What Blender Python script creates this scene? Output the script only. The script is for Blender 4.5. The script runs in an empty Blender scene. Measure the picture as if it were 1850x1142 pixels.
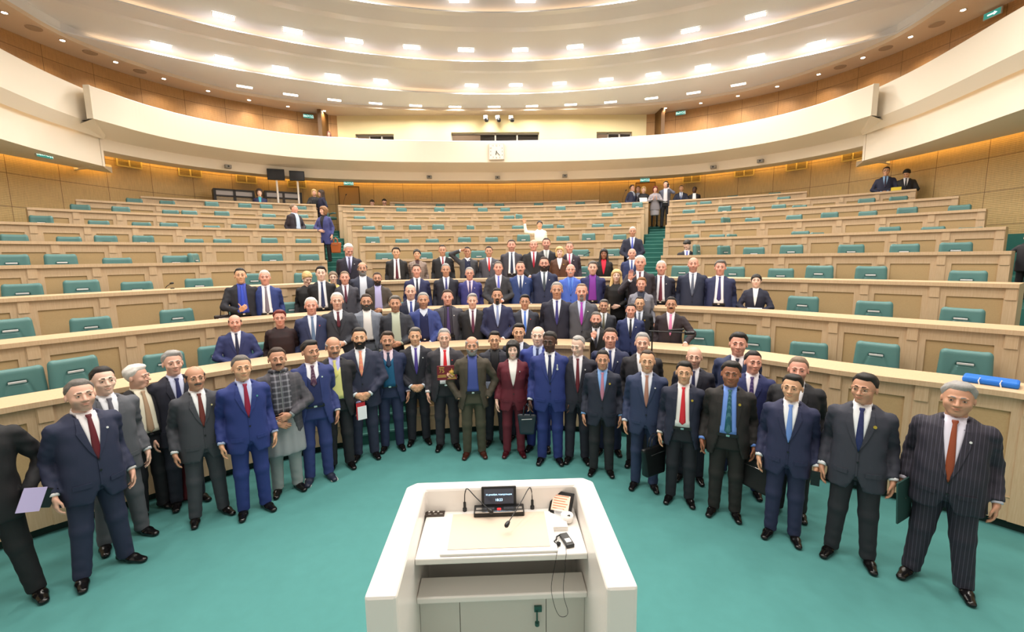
import bpy, math, random
import numpy as np
from mathutils import Matrix, Vector
random.seed(7); RNG = np.random.RandomState(3)
SC = bpy.context.scene
COL = SC.collection
PI = math.pi
# ------------------------------------------------------------------ helpers
def lin(h):
    if isinstance(h, str):
        h = h.lstrip('#'); c = [int(h[i:i+2], 16)/255 for i in (0, 2, 4)]
    else: c = h
    return [x/12.92 if x <= .04045 else ((x+.055)/1.055)**2.4 for x in c]
MATS = {}
def mat(name, color='#ffffff', rough=.6, metal=0., pattern=None, bump=0., bscale=200., emit=0., ecol=None, spec=.5, alpha=1., c2=None, scale=1., sheen=0.):
    key = (name, str(color), rough, pattern, str(c2), emit, scale)
    if key in MATS: return MATS[key]
    m = bpy.data.materials.new(name); m.use_nodes = True
    nt = m.node_tree; b = nt.nodes['Principled BSDF']; L = nt.links
    c = (*lin(color), 1)
    b.inputs['Base Color'].default_value = c
    b.inputs['Roughness'].default_value = rough
    b.inputs['Metallic'].default_value = metal
    b.inputs['Specular IOR Level'].default_value = spec
    if sheen: b.inputs['Sheen Weight'].default_value = sheen
    if emit:
        b.inputs['Emission Color'].default_value = (*lin(ecol or color), 1)
        b.inputs['Emission Strength'].default_value = emit
    if alpha < 1: b.inputs['Alpha'].default_value = alpha
    tc = nt.nodes.new('ShaderNodeTexCoord')
    def N(t, **k):
        n = nt.nodes.new(t)
        for a, v in k.items(): setattr(n, a, v)
        return n
    d = (*lin(c2 or color), 1)
    def mix(fac_socket, a, bb, f=1.):
        n = N('ShaderNodeMix', data_type='RGBA'); n.inputs[6].default_value = a; n.inputs[7].default_value = bb
        L.new(fac_socket, n.inputs[0]); return n
    def noise(sc, stretch=None, detail=3):
        n = N('ShaderNodeTexNoise'); n.inputs['Scale'].default_value = sc; n.inputs['Detail'].default_value = detail
        if stretch:
            mp = N('ShaderNodeMapping'); mp.inputs['Scale'].default_value = stretch
            L.new(tc.outputs['Object'], mp.inputs[0]); L.new(mp.outputs[0], n.inputs['Vector'])
        else: L.new(tc.outputs['Object'], n.inputs['Vector'])
        return n
    if pattern == 'noise':
        n = noise(scale); mx = mix(n.outputs['Fac'], c, d); L.new(mx.outputs[2], b.inputs['Base Color'])
    elif pattern == 'wood':
        n = noise(4, (22, 22, 1.5), 4); r = N('ShaderNodeValToRGB'); r.color_ramp.elements[0].position = .3; r.color_ramp.elements[1].position = .75
        r.color_ramp.elements[0].color = c; r.color_ramp.elements[1].color = d
        L.new(n.outputs['Fac'], r.inputs[0]); L.new(r.outputs[0], b.inputs['Base Color'])
    elif pattern in ('pin', 'plaid'):
        sx = N('ShaderNodeSeparateXYZ'); L.new(tc.outputs['Object'], sx.inputs[0])
        def stripe(sock, freq, w):
            a = N('ShaderNodeMath', operation='MULTIPLY'); a.inputs[1].default_value = freq; L.new(sock, a.inputs[0])
            f = N('ShaderNodeMath', operation='FRACT'); L.new(a.outputs[0], f.inputs[0])
            g = N('ShaderNodeMath', operation='LESS_THAN'); g.inputs[1].default_value = w; L.new(f.outputs[0], g.inputs[0]); return g
        s1 = stripe(sx.outputs['X'], scale, .14 if pattern == 'pin' else .3)
        fac = s1.outputs[0]
        if pattern == 'plaid':
            s2 = stripe(sx.outputs['Z'], scale, .3); ad = N('ShaderNodeMath', operation='ADD'); L.new(s1.outputs[0], ad.inputs[0]); L.new(s2.outputs[0], ad.inputs[1])
            hf = N('ShaderNodeMath', operation='MULTIPLY'); hf.inputs[1].default_value = .5; L.new(ad.outputs[0], hf.inputs[0]); fac = hf.outputs[0]
        mx = mix(fac, c, d); L.new(mx.outputs[2], b.inputs['Base Color'])
    elif pattern == 'stripe':
        mp = N('ShaderNodeMapping'); mp.inputs['Rotation'].default_value = (0, .7, 0); L.new(tc.outputs['Object'], mp.inputs[0])
        w = N('ShaderNodeTexWave', wave_type='BANDS', bands_direction='X'); w.inputs['Scale'].default_value = scale; L.new(mp.outputs[0], w.inputs['Vector'])
        r = N('ShaderNodeValToRGB'); r.color_ramp.interpolation = 'CONSTANT'; r.color_ramp.elements[1].position = .72
        r.color_ramp.elements[0].color = c; r.color_ramp.elements[1].color = d
        L.new(w.outputs[0], r.inputs[0]); L.new(r.outputs[0], b.inputs['Base Color'])
    elif pattern == 'dots':
        v = N('ShaderNodeTexVoronoi'); v.inputs['Scale'].default_value = scale; v.inputs['Randomness'].default_value = .15
        L.new(tc.outputs['Object'], v.inputs['Vector'])
        g = N('ShaderNodeMath', operation='LESS_THAN'); g.inputs[1].default_value = .28; L.new(v.outputs['Distance'], g.inputs[0])
        mx = mix(g.outputs[0], c, d); L.new(mx.outputs[2], b.inputs['Base Color'])
    elif pattern == 'attr':
        a = N('ShaderNodeAttribute', attribute_name='Col'); L.new(a.outputs['Color'], b.inputs['Base Color'])
        b.inputs['Subsurface Weight'].default_value = .0
    if bump:
        n = noise(bscale, None, 2); bp = N('ShaderNodeBump'); bp.inputs['Strength'].default_value = bump; bp.inputs['Distance'].default_value = .003
        L.new(n.outputs['Fac'], bp.inputs['Height']); L.new(bp.outputs[0], b.inputs['Normal'])
    MATS[key] = m
    return m
def props(o, label=None, cat=None, group=None, kind=None):
    if label: o['label'] = label
    if cat: o['category'] = cat
    if group: o['group'] = group
    if kind: o['kind'] = kind
    return o
def link(o, parent=None):
    COL.objects.link(o)
    if parent is not None: o.parent = parent
    return o
def mesh_obj(name, V, F, m, parent=None, smooth=True, colors=None):
    me = bpy.data.meshes.new(name)
    V = np.asarray(V, dtype=np.float32)
    me.from_pydata(V.tolist(), [], F if isinstance(F, list) else F.tolist())
    if smooth: me.polygons.foreach_set('use_smooth', np.ones(len(me.polygons), dtype=bool))
    for mm in (m if isinstance(m, (list, tuple)) else [m]): me.materials.append(mm)
    if colors is not None:
        at = me.color_attributes.new('Col', 'FLOAT_COLOR', 'POINT')
        at.data.foreach_set('color', np.hstack([colors, np.ones((len(colors), 1))]).astype(np.float32).ravel())
    me.update()
    return link(bpy.data.objects.new(name, me), parent)
def empty(name, loc=(0, 0, 0), rz=0., parent=None):
    o = bpy.data.objects.new(name, None); o.empty_display_size = .1
    o.location = loc; o.rotation_euler = (0, 0, rz)
    return link(o, parent)
class MB:
    def __init__(s): s.v = []; s.f = []
    def add(s, V, F):
        n = len(s.v); s.v += [tuple(map(float, q)) for q in V]; s.f += [tuple(i+n for i in f) for f in F]; return s
    def box(s, x0, x1, y0, y1, z0, z1, M=None):
        V = [(x, y, z) for z in (z0, z1) for y in (y0, y1) for x in (x0, x1)]
        if M is not None: V = [tuple(M @ Vector(q)) for q in V]
        return s.add(V, [(0, 2, 3, 1), (4, 5, 7, 6), (0, 1, 5, 4), (2, 6, 7, 3), (0, 4, 6, 2), (1, 3, 7, 5)])
    def tube(s, pts, r, n=8, cap=True):
        pts = [Vector(q) for q in pts]; V = []; F = []
        for i, q in enumerate(pts):
            t = (pts[min(i+1, len(pts)-1)]-pts[max(i-1, 0)]).normalized()
            a = Vector((0, 0, 1)) if abs(t.z) < .9 else Vector((1, 0, 0))
            u = t.cross(a).normalized(); w = t.cross(u)
            rr = r[i] if isinstance(r, (list, tuple)) else r
            for k in range(n):
                an = 2*PI*k/n; V.append(q+u*math.cos(an)*rr+w*math.sin(an)*rr)
        for i in range(len(pts)-1):
            for k in range(n):
                F.append((i*n+k, i*n+(k+1) % n, (i+1)*n+(k+1) % n, (i+1)*n+k))
        if cap: F += [tuple(range(n))[::-1], tuple((len(pts)-1)*n+k for k in range(n))]
        return s.add(V, F)
    def lathe(s, prof, n=24, c=(0, 0, 0)):
        V = []; F = []
        for (r, z) in prof:
            for k in range(n):
                a = 2*PI*k/n; V.append((c[0]+r*math.cos(a), c[1]+r*math.sin(a), c[2]+z))
        for i in range(len(prof)-1):
            for k in range(n):
                F.append((i*n+k, i*n+(k+1) % n, (i+1)*n+(k+1) % n, (i+1)*n+k))
        F += [tuple(range(n))[::-1], tuple((len(prof)-1)*n+k for k in range(n))]
        return s.add(V, F)
    def obj(s, name, m, parent=None, smooth=False, bevel=0.):
        o = mesh_obj(name, s.v, s.f, m, parent, smooth)
        if bevel:
            b = o.modifiers.new('bevel', 'BEVEL'); b.width = bevel; b.segments = 2; b.limit_method = 'ANGLE'
        return o
# ------------------------------------------------------------------ surface nets
def snet(f, lo, hi, h):
    lo = np.array(lo, float); n = np.ceil((np.array(hi)-lo)/h).astype(int)+1
    ax = [lo[i]+h*np.arange(n[i]) for i in range(3)]
    X, Y, Z = np.meshgrid(*ax, indexing='ij')
    V = f(X, Y, Z).astype(np.float32)
    I = V < 0
    c = [(a, b, d) for a in (0, 1) for b in (0, 1) for d in (0, 1)]
    sl = lambda A, o: A[o[0]:n[0]-1+o[0], o[1]:n[1]-1+o[1], o[2]:n[2]-1+o[2]]
    S = sum(sl(I, o).astype(np.int8) for o in c)
    act = (S > 0) & (S < 8)
    ijk = np.argwhere(act)
    if len(ijk) == 0: return np.zeros((0, 3)), np.zeros((0, 4), int)
    ids = np.full(act.shape, -1, int); ids[act] = np.arange(len(ijk))
    acc = np.zeros((len(ijk), 3)); cnt = np.zeros(len(ijk))
    val = {o: V[ijk[:, 0]+o[0], ijk[:, 1]+o[1], ijk[:, 2]+o[2]] for o in c}
    for o in c:
        for a in range(3):
            if o[a]: continue
            q = list(o); q[a] = 1; q = tuple(q)
            v0, v1 = val[o], val[q]; m = (v0 < 0) != (v1 < 0)
            t = np.where(m, v0/np.where(m, v0-v1, 1), 0)
            P = np.array(o, float)[None]+np.zeros((len(ijk), 3)); P[:, a] += t
            acc += P*m[:, None]; cnt += m
    P = lo+h*(ijk+acc/cnt[:, None])
    F = []
    for a in range(3):
        b, d = (a+1) % 3, (a+2) % 3
        s0 = [slice(None)]*3; s1 = [slice(None)]*3
        s0[a] = slice(0, n[a]-1); s1[a] = slice(1, n[a])
        for x in (b, d): s0[x] = s1[x] = slice(1, n[x]-1)
        A, B = I[tuple(s0)], I[tuple(s1)]
        w = np.argwhere(A != B)
        if len(w) == 0: continue
        sgn = A[w[:, 0], w[:, 1], w[:, 2]]
        w[:, b] += 1; w[:, d] += 1
        def g(db, dd):
            q = w.copy(); q[:, b] -= db; q[:, d] -= dd; return ids[q[:, 0], q[:, 1], q[:, 2]]
        Q = np.stack([g(0, 0), g(1, 0), g(1, 1), g(0, 1)], 1)
        Q[~sgn] = Q[~sgn][:, ::-1]
        F.append(Q)
    F = np.concatenate(F); F = F[(F >= 0).all(1)]
    return P, F
def smin(a, b, k):
    h = np.clip(.5+.5*(b-a)/k, 0, 1); return b*(1-h)+a*h-k*h*(1-h)
def smax(a, b, k): return -smin(-a, -b, k)
def ell(X, Y, Z, c, r):
    x, y, z = (X-c[0])/r[0], (Y-c[1])/r[1], (Z-c[2])/r[2]
    k0 = np.sqrt(x*x+y*y+z*z)+1e-9
    k1 = np.sqrt((x/r[0])**2+(y/r[1])**2+(z/r[2])**2)+1e-9
    return k0*(k0-1)/k1
def rc(X, Y, Z, a, b, ra, rb, cut=False):
    a = np.array(a, float); b = np.array(b, float); ba = b-a; L2 = ba@ba
    px, py, pz = X-a[0], Y-a[1], Z-a[2]
    t0 = (px*ba[0]+py*ba[1]+pz*ba[2])/L2; t = np.clip(t0, 0, 1)
    d = np.sqrt((px-t*ba[0])**2+(py-t*ba[1])**2+(pz-t*ba[2])**2)-(ra+(rb-ra)*t)
    if cut: d = np.maximum(d, (t0-1)*math.sqrt(L2))
    return d
def rbox(X, Y, Z, c, h, r):
    x, y, z = np.abs(X-c[0])-h[0]+r, np.abs(Y-c[1])-h[1]+r, np.abs(Z-c[2])-h[2]+r
    return np.sqrt(np.maximum(x, 0)**2+np.maximum(y, 0)**2+np.maximum(z, 0)**2)+np.minimum(np.maximum(x, np.maximum(y, z)), 0)-r
# ------------------------------------------------------------------ camera
CF, HC = 801.6, 2.78
PT, RL, YW = [math.radians(a) for a in (7.631, -.827, 1.923)]
fw = np.array([math.sin(YW)*math.cos(PT), math.cos(YW)*math.cos(PT), -math.sin(PT)])
rg = np.array([math.cos(YW), -math.sin(YW), 0.]); up = np.cross(rg, fw)
r2 = math.cos(RL)*rg+math.sin(RL)*up; u2 = -math.sin(RL)*rg+math.cos(RL)*up
def ray(u, v): return fw+(u-925)/CF*r2-(v-571)/CF*u2
def onz(u, v, z):
    d = ray(u, v); t = (z-HC)/d[2]; return np.array([d[0]*t, d[1]*t, z])
def ondist(u, v, dist):
    d = ray(u, v); t = dist/math.hypot(d[0], d[1]); return np.array([d[0]*t, d[1]*t, HC+d[2]*t])
YC = 1.0
def onrad(u, v, r, yc=YC):
    d = ray(u, v); az = math.atan2(d[0], d[1]); b = math.cos(az)*yc
    return ondist(u, v, b+math.sqrt(max(b*b-yc*yc+r*r, .01)))
def onrow(u, v, k, e):
    r = ROWR[k]+e
    for _ in range(4):
        q = onrad(u, v, r); r = rowr(k, math.atan2(q[0], q[1]-YC))+e
    return onrad(u, v, r)
cam = bpy.data.cameras.new('camera'); co = link(bpy.data.objects.new('camera', cam))
cam.sensor_width = 36; cam.sensor_fit = 'HORIZONTAL'; cam.lens = CF*36/1850; cam.clip_start = .05; cam.clip_end = 200
M = Matrix(((r2[0], u2[0], -fw[0], 0), (r2[1], u2[1], -fw[1], 0), (r2[2], u2[2], -fw[2], HC), (0, 0, 0, 1)))
co.matrix_world = M; SC.camera = co
# ------------------------------------------------------------------ materials
M_DESK = mat('pale_wood', '#d6b996', .45, pattern='wood', c2='#caaa84')
M_INSET = mat('inset_fabric', '#c8a97c', .85, pattern='noise', c2='#bd9d70', scale=60, bump=.2, bscale=300)
M_TEAL = mat('teal_leather', '#537f7c', .42, bump=.15, bscale=90)
M_CARPET = mat('teal_carpet', '#4d8d8a', .95, pattern='noise', c2='#488582', scale=9, bump=.4, bscale=400)
M_STEP = mat('green_carpet', '#33726a', .95, pattern='noise', c2='#2e6a62', scale=9)
M_NOSE = mat('step_nosing', '#5c9a92', .7)
M_KICK = mat('dark_kick', '#0f2d28', .8)
M_WHITE = mat('plaster_white', '#efe6d6', .7)
M_CEIL = mat('ceiling_plaster', '#e5e6ea', .55)
M_CREAM = mat('yellow_plaster', '#e4d4a4', .7)
M_CHROME = mat('chrome', '#dddddd', .2, metal=1.)
M_BLACK = mat('black_plastic', '#111214', .35)
M_DARK = mat('dark_frame', '#2b2626', .5)
M_LIGHT = mat('light_panel', '#ffffff', .5, emit=9., ecol='#fffaf0')
M_SPOT = mat('spot_bulb', '#ffffff', .5, emit=30., ecol='#ffe9d0')
M_LAC = mat('white_lacquer', '#f1ece6', .25)
# ------------------------------------------------------------------ desk row geometry
ROWR = [5.91, 5.84, 7.29, 8.74, 10.20, 11.65, 13.11, 14.56, 16.01, 17.46]
ROWH = [0, 1.416, 1.85, 2.305, 2.755, 3.194, 3.631, 4.058, 4.456, 4.811]
BUMP = [[.079, -.18, -.035, -.026, -.419, .096], [.051, -.122, -.015, -.02, -.25, .073], [.025, -.06, -.01, -.014, -.228, -.016],
 [.02, -.023, .003, -.005, -.126, .004], [.015, -.007, .013, -.009, -.073, .008], [.012, .007, .026, -.013, -.033, .013],
 [.007, .011, .038, -.019, -.018, .011], [.004, .001, .041, -.026, -.008, .009], [.002, .002, .044, -.029, -.007, .007], [.002, .01, .061, -.024, -.006, .006]]
FLOORH = [0]+[h-.93 for h in ROWH[1:]]
# a tenth short desk in the centre block
ROWR.append(18.75); ROWH.append(5.12); BUMP.append([0]*6); FLOORH.append(4.811-.93+.33)
def rowr(k, phi):
    x = math.degrees(phi)
    return ROWR[k]+sum(b*math.exp(-((x-n)/11)**2) for b, n in zip(BUMP[k], (-62, -47, -30, 30, 47, 62)))
def pol(r, phi, z, yc=YC): return (r*math.sin(phi), yc+r*math.cos(phi), z)
def arcbox(mb, k, p0, p1, o0, o1, z0, z1, n=None):
    n = n or max(1, int(abs(p1-p0)*ROWR[k]/.45)); V = []; F = []
    for i in range(n+1):
        ph = p0+(p1-p0)*i/n; R = rowr(k, ph)
        V += [pol(R+o0, ph, z0), pol(R+o1, ph, z0), pol(R+o1, ph, z1), pol(R+o0, ph, z1)]
    for i in range(n):
        a = 4*i; b = a+4
        F += [(a, b, b+1, a+1), (a+1, b+1, b+2, a+2), (a+2, b+2, b+3, a+3), (a+3, b+3, b, a)]
    F += [(0, 1, 2, 3), (4*n+3, 4*n+2, 4*n+1, 4*n)]
    mb.add(V, F)
ORD = ['zeroth', 'first', 'second', 'third', 'fourth', 'fifth', 'sixth', 'seventh', 'eighth', 'ninth', 'tenth', 'eleventh', 'twelfth', 'thirteenth', 'fourteenth', 'fifteenth', 'sixteenth']
d2r = math.radians
CEND = [0, 14.0, 16.4, 17.2, 17.6, 18.1, 18.75, 19.2, 19.5, 19.9, 13.6]
NC = [0, 4, 5, 6, 8, 9, 11, 12, 14, 15, 13]
SIDE = {1: 7.62, 2: 6.97, 3: 5.56, 4: 4.58, 5: 3.84, 6: 3.45, 7: 3.2, 8: 2.9, 9: 2.75}
REND = [0, 68, 64, 56, 54.5, 53.4, 51.6, 49.4, 46.1, 36.9]
LEND = [0, 68, 66, 62, 58, 55, 51.3, 47.6, 44.1, 39.1]
def desk_block(k, name, p0, p1, n):
    """one curved desk; p0<p1 degrees"""
    root = empty('curved_desk', pol(rowr(k, d2r((p0+p1)/2)), d2r((p0+p1)/2), FLOORH[k-1] if k < 10 else FLOORH[9]))
    root.location = (0, 0, 0)
    h = ROWH[k]; z0 = FLOORH[k-1] if k < 10 else ROWH[9]-.6
    zk = .1 if k == 1 else z0
    a, b = d2r(p0), d2r(p1); dp = (b-a)/n
    mb = MB(); arcbox(mb, k, a, b, -.07, .46, h-.055, h); mb.obj('worktop', M_DESK, root)
    if k == 1:
        mb = MB(); arcbox(mb, k, a+.01, b-.01, .05, .1, 0, .1); mb.obj('plinth', M_KICK, root)
    mb = MB()
    for e, s in ((a, 1), (b, -1)):
        w = .04/ROWR[k]*s; arcbox(mb, k, min(e, e+w), max(e, e+w), -.02, .5, zk, h-.055, 1)
        me = MB(); arcbox(me, k, min(e, e+w), max(e, e+w), -.02, .5, zk, h-.055, 1); me.obj('end_panel', M_DESK, root)
    pw = .065/ROWR[k]; top = h-.055; zi1 = h-.205; zi0 = max(zk+.30, h-.93); sw = .135/ROWR[k]
    for i in range(n):
        q0, q1 = a+i*dp, a+(i+1)*dp
        m2 = MB()
        arcbox(m2, k, q0, q0+sw, -.02, .02, zk, top, 1); arcbox(m2, k, q1-sw, q1, -.02, .02, zk, top, 1)
        arcbox(m2, k, q0+sw, q1-sw, -.02, .02, zi1, top, 2); arcbox(m2, k, q0+sw, q1-sw, -.02, .02, zk, zi0, 2)
        if k == 1:
            arcbox(m2, k, q0, q1, -.024, -.018, zk+.245, zk+.25, 2)
        fp = m2.obj('front_panel', M_DESK, root)
        m3 = MB(); arcbox(m3, k, q0+sw, q1-sw, .0, .012, zi0, zi1, 2); m3.obj('inset', M_INSET, fp)
    for i in range(n+1):
        c = min(max(a+i*dp, a+pw), b-pw)
        m4 = MB(); arcbox(m4, k, c-pw, c+pw, -.032, -.018, zk, top, 1); arcbox(m4, k, c-pw*.85, c+pw*.85, -.047, -.03, top-.17, top, 1)
        m4.obj('pilaster', M_DESK, root)
    where = {1: 'the front desk facing the open floor'}.get(k, f'{ORD[k]} row up from the open floor')
    props(root, f'curved pale wood desk with brown insets, {where}, {name} block', 'desk', 'curved wooden desk rows')
    return root
for k in range(1, 10):
    desk_block(k, 'centre', -CEND[k], CEND[k], NC[k])
    s0 = 22.4
    for sgn, end, nm in ((-1, LEND[k], 'left'), (1, REND[k], 'right')):
        n = max(1, round((end-s0)/SIDE[k]))
        a, b = (s0, end) if sgn > 0 else (-end, -s0)
        desk_block(k, nm, a, b, n)
desk_block(10, 'centre', -CEND[10], CEND[10], NC[10])
# ------------------------------------------------------------------ floor and tiers
mb = MB(); mb.box(-13, 13, -1.5, 9.5, -.1, 0)
props(mb.obj('floor', M_CARPET), kind='structure')
def tierend(k):
    return math.asin(min(.99, 12.2/(ROWR[k]+.5)))
for k in range(1, 10):
    m = MB(); e = tierend(k); R1 = (ROWR[k+1]-ROWR[k]) if k < 9 else 3.4
    z0 = FLOORH[k-1]-.05
    for a, b, off in ((-e, -d2r(22.4), 0.), (-d2r(22.4), -d2r(CEND[k]), .6), (-d2r(CEND[k]), d2r(CEND[k]), 0.), (d2r(CEND[k]), d2r(22.4), .6), (d2r(22.4), e, 0.)):
        if off == 0 and abs(a+b) > .01:   # side blocks reach the side aisle
            pass
        arcbox(m, k, a, b, .1+off if off == 0 else off, R1+.75, z0, FLOORH[k])
    props(m.obj('floor_tier', M_STEP), kind='structure')
# aisle steps
def stair(k, a, b, tag_):
    dz = FLOORH[k]-FLOORH[k-1]
    m = MB(); nz = MB()
    for j in range(3):
        z = FLOORH[k-1]+dz*(j+1)/3; o = -.02+.31*j
        arcbox(m, k, a, b, o, .64, FLOORH[k-1]-.02, z-.001*j, 2)
        arcbox(nz, k, a+.001, b-.001, o-.008, o+.035, z-.02, z+.006, 2)
    o = m.obj('stair_steps', M_STEP); props(o, kind='structure')
    nz.obj('step_nosing', M_NOSE, o)
for k in range(1, 10):
    stair(k, -d2r(22.3), -d2r(CEND[k]+.15), 'left'); stair(k, d2r(CEND[k]+.15), d2r(22.3), 'right')
for k in range(3, 6): stair(k, d2r(REND[k]+.3), d2r(REND[k]+7), 'far right')
# ------------------------------------------------------------------ plan curves
def spline(P, n=8):
    P = [np.array(q, float) for q in P]; out = []
    for i in range(len(P)-1):
        p0 = P[i-1] if i else 2*P[0]-P[1]; p1, p2 = P[i], P[i+1]; p3 = P[i+2] if i+2 < len(P) else 2*P[-1]-P[-2]
        for j in range(n):
            t = j/n; out.append(.5*((2*p1)+(-p0+p2)*t+(2*p0-5*p1+4*p2-p3)*t*t+(-p0+3*p1-3*p2+p3)*t**3))
    return np.array(out+[P[-1]])
def sym(P, n=8):
    q = spline(P, n); m = q[1:][::-1]*np.array([-1, 1]); return np.vstack([m, q])
def offs(P, d):
    T = np.gradient(P, axis=0); T /= np.linalg.norm(T, axis=1)[:, None]
    return P+np.stack([-T[:, 1], T[:, 0]], 1)*d
def band(name, rings, m, parent=None, smooth=True, closed=False, kind='structure'):
    """rings: list of (P, z) ; consecutive rings are joined with quads"""
    V = []; F = []; n = len(rings[0][0])
    for P, z in rings:
        zz = np.broadcast_to(z, (n,)); V += [(p[0], p[1], float(q)) for p, q in zip(P, zz)]
    for r in range(len(rings)-1+(1 if closed else 0)):
        a = r*n; b = ((r+1) % len(rings))*n
        for i in range(n-1): F.append((a+i, a+i+1, b+i+1, b+i))
    if closed: F += [tuple(r*n for r in range(len(rings))), tuple(r*n+n-1 for r in range(len(rings)))[::-1]]
    o = mesh_obj(name, V, F, m, parent, False)
    if kind: o['kind'] = kind
    return o
WALLP = [(0, 20.6), (4, 20.3), (7.2, 19.6), (9.2, 18.4), (10.9, 16.8), (12.0, 14.8), (12.5, 12.5), (12.7, 9), (12.6, 4), (12.4, -1.5)]
WALL = sym(WALLP)
def clipx(P, a, b):  # part of the curve between signed arc parameter fractions
    return P[a:b]
nW = len(WALL); mid = nW//2
def wallmat(name, c1, c2, pw, ph):
    m = mat(name, c1, .5); nt = m.node_tree; L = nt.links; b = nt.nodes['Principled BSDF']
    uv = nt.nodes.new('ShaderNodeUVMap'); uv.uv_map = 'UV'
    br = nt.nodes.new('ShaderNodeTexBrick'); br.offset = 0; br.inputs['Scale'].default_value = 1
    br.inputs['Brick Width'].default_value = pw; br.inputs['Row Height'].default_value = ph; br.inputs['Mortar Size'].default_value = .006
    br.inputs['Color1'].default_value = (*lin(c1), 1); br.inputs['Color2'].default_value = (*lin(c2), 1); br.inputs['Mortar'].default_value = (*lin('#6b4a1f'), 1)
    L.new(uv.outputs[0], br.inputs['Vector'])
    n = nt.nodes.new('ShaderNodeTexNoise'); n.inputs['Scale'].default_value = 3; n.inputs['Detail'].default_value = 4
    mp = nt.nodes.new('ShaderNodeMapping'); mp.inputs['Scale'].default_value = (9, 1.2, 1); L.new(uv.outputs[0], mp.inputs[0]); L.new(mp.outputs[0], n.inputs['Vector'])
    mx = nt.nodes.new('ShaderNodeMix'); mx.data_type = 'RGBA'; mx.blend_type = 'MULTIPLY'; mx.inputs[0].default_value = .35
    L.new(br.outputs[0], mx.inputs[6]); L.new(n.outputs[0], mx.inputs[7]); L.new(mx.outputs[2], b.inputs['Base Color'])
    w = nt.nodes.new('ShaderNodeTexWave'); w.bands_direction = 'Y'; w.inputs['Scale'].default_value = 7; L.new(uv.outputs[0], w.inputs['Vector'])
    bp = nt.nodes.new('ShaderNodeBump'); bp.inputs['Strength'].default_value = .35; bp.inputs['Distance'].default_value = .01; L.new(w.outputs[0], bp.inputs['Height']); L.new(bp.outputs[0], b.inputs['Normal'])
    return m
M_WALL = wallmat('oak_panelling', '#dfbe84', '#d8b478', 1.25, .85)
M_UWALL = wallmat('dark_oak_panelling', '#c0935c', '#b88b55', 1.25, 1.2)
def wallstrip(name, P, z0, z1, m):
    s = np.concatenate([[0], np.cumsum(np.linalg.norm(np.diff(P, axis=0), axis=1))])
    V = [(p[0], p[1], z) for z in (z0, z1) for p in P]; n = len(P)
    F = [(i, i+1, n+i+1, n+i) for i in range(n-1)]
    o = mesh_obj(name, V, F, m, None, False); me = o.data
    uv = me.uv_layers.new(name='UV')
    for p in me.polygons:
        for li in p.loop_indices:
            vi = me.loops[li].vertex_index; uv.data[li].uv = (s[vi % n], V[vi][2])
    o['kind'] = 'structure'; return o
a0 = mid-14; a1 = mid+14
wallstrip('wall_left', WALL[:a0+1], -.1, 6.6, M_WALL); wallstrip('wall_back', WALL[a0:a1+1], -.1, 6.6, M_WALL); wallstrip('wall_right', WALL[a1:], -.1, 6.6, M_WALL)
wallstrip('wall_upper_left', WALL[:a0+1], 6.6, 9.2, M_UWALL); wallstrip('wall_upper_right', WALL[a1:], 6.6, 9.2, M_UWALL)
# flat yellow wall of the upper gallery with windows
zY = 8.75
def prow(name, segs, m, z0, z1, y, th=.15):
    b = MB()
    for x0, x1, q0, q1 in segs: b.box(x0, x1, y, y+th, q0, q1)
    return props(b.obj(name, m), kind='structure')
WINS = []
for (ua, ub, va, vb) in ((642, 711, 241.5, 262), (815, 974, 238.5, 262), (1078, 1142, 237.5, 262)):
    A = ondist(ua, (va), 19.85); B = ondist(ub, va, 19.85)
    WINS.append((A[0]*19.8/A[1], B[0]*19.8/B[1], HC+(A[2]-HC)*19.8/A[1]-0.02))
yw = 19.8; xs = [-6.9]
segs = []
x = -6.95
for (w0, w1, zt) in WINS:
    segs += [(x, w0, 6.2, 9.1), (w0, w1, zt, 9.1), (w0, w1, 6.2, 6.9)]; x = w1
segs.append((x, 6.95, 6.2, 9.1))
prow('wall_upper_back', segs, M_CREAM, 0, 0, yw)
M_GLASSD = mat('dark_glass', '#2a2622', .08); M_FRM = mat('window_frame_grey', '#b9b4ab', .5)
for i, (w0, w1, zt) in enumerate(WINS):
    root = empty(f'window_{i+1}', ((w0+w1)/2, yw+.1, 6.9)); root['kind'] = 'structure'; cx = (w0+w1)/2
    b = MB(); b.box(w0-cx, w1-cx, .1, .12, 0, zt-6.9); b.obj('pane', M_GLASSD, root)
    b = MB(); n = 4 if i == 1 else 3; W = (w1-w0)
    for j in range(n+1):
        xx = w0-cx+W*j/n; b.box(xx-.03, xx+.03, .04, .1, 0, zt-6.9)
    b.box(w0-cx, w1-cx, .04, .1, zt-6.96, zt-6.9); b.obj('frame', M_FRM, root)
    b = MB(); b.box(w0-cx+.05, w0-cx+W*.33, .02, .04, .02, zt-6.9-.08); b.obj('blind', mat('blind', '#6e5b48', .8), root)
for s in (-1, 1):  # oak wings beside the yellow wall
    b = MB(); b.box(min(s*6.9, s*7.05), max(s*6.9, s*7.05), 18.95, 20.0, 6.2, 9.0); props(b.obj('wall_wing_'+('left' if s < 0 else 'right'), M_UWALL), kind='structure')
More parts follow.
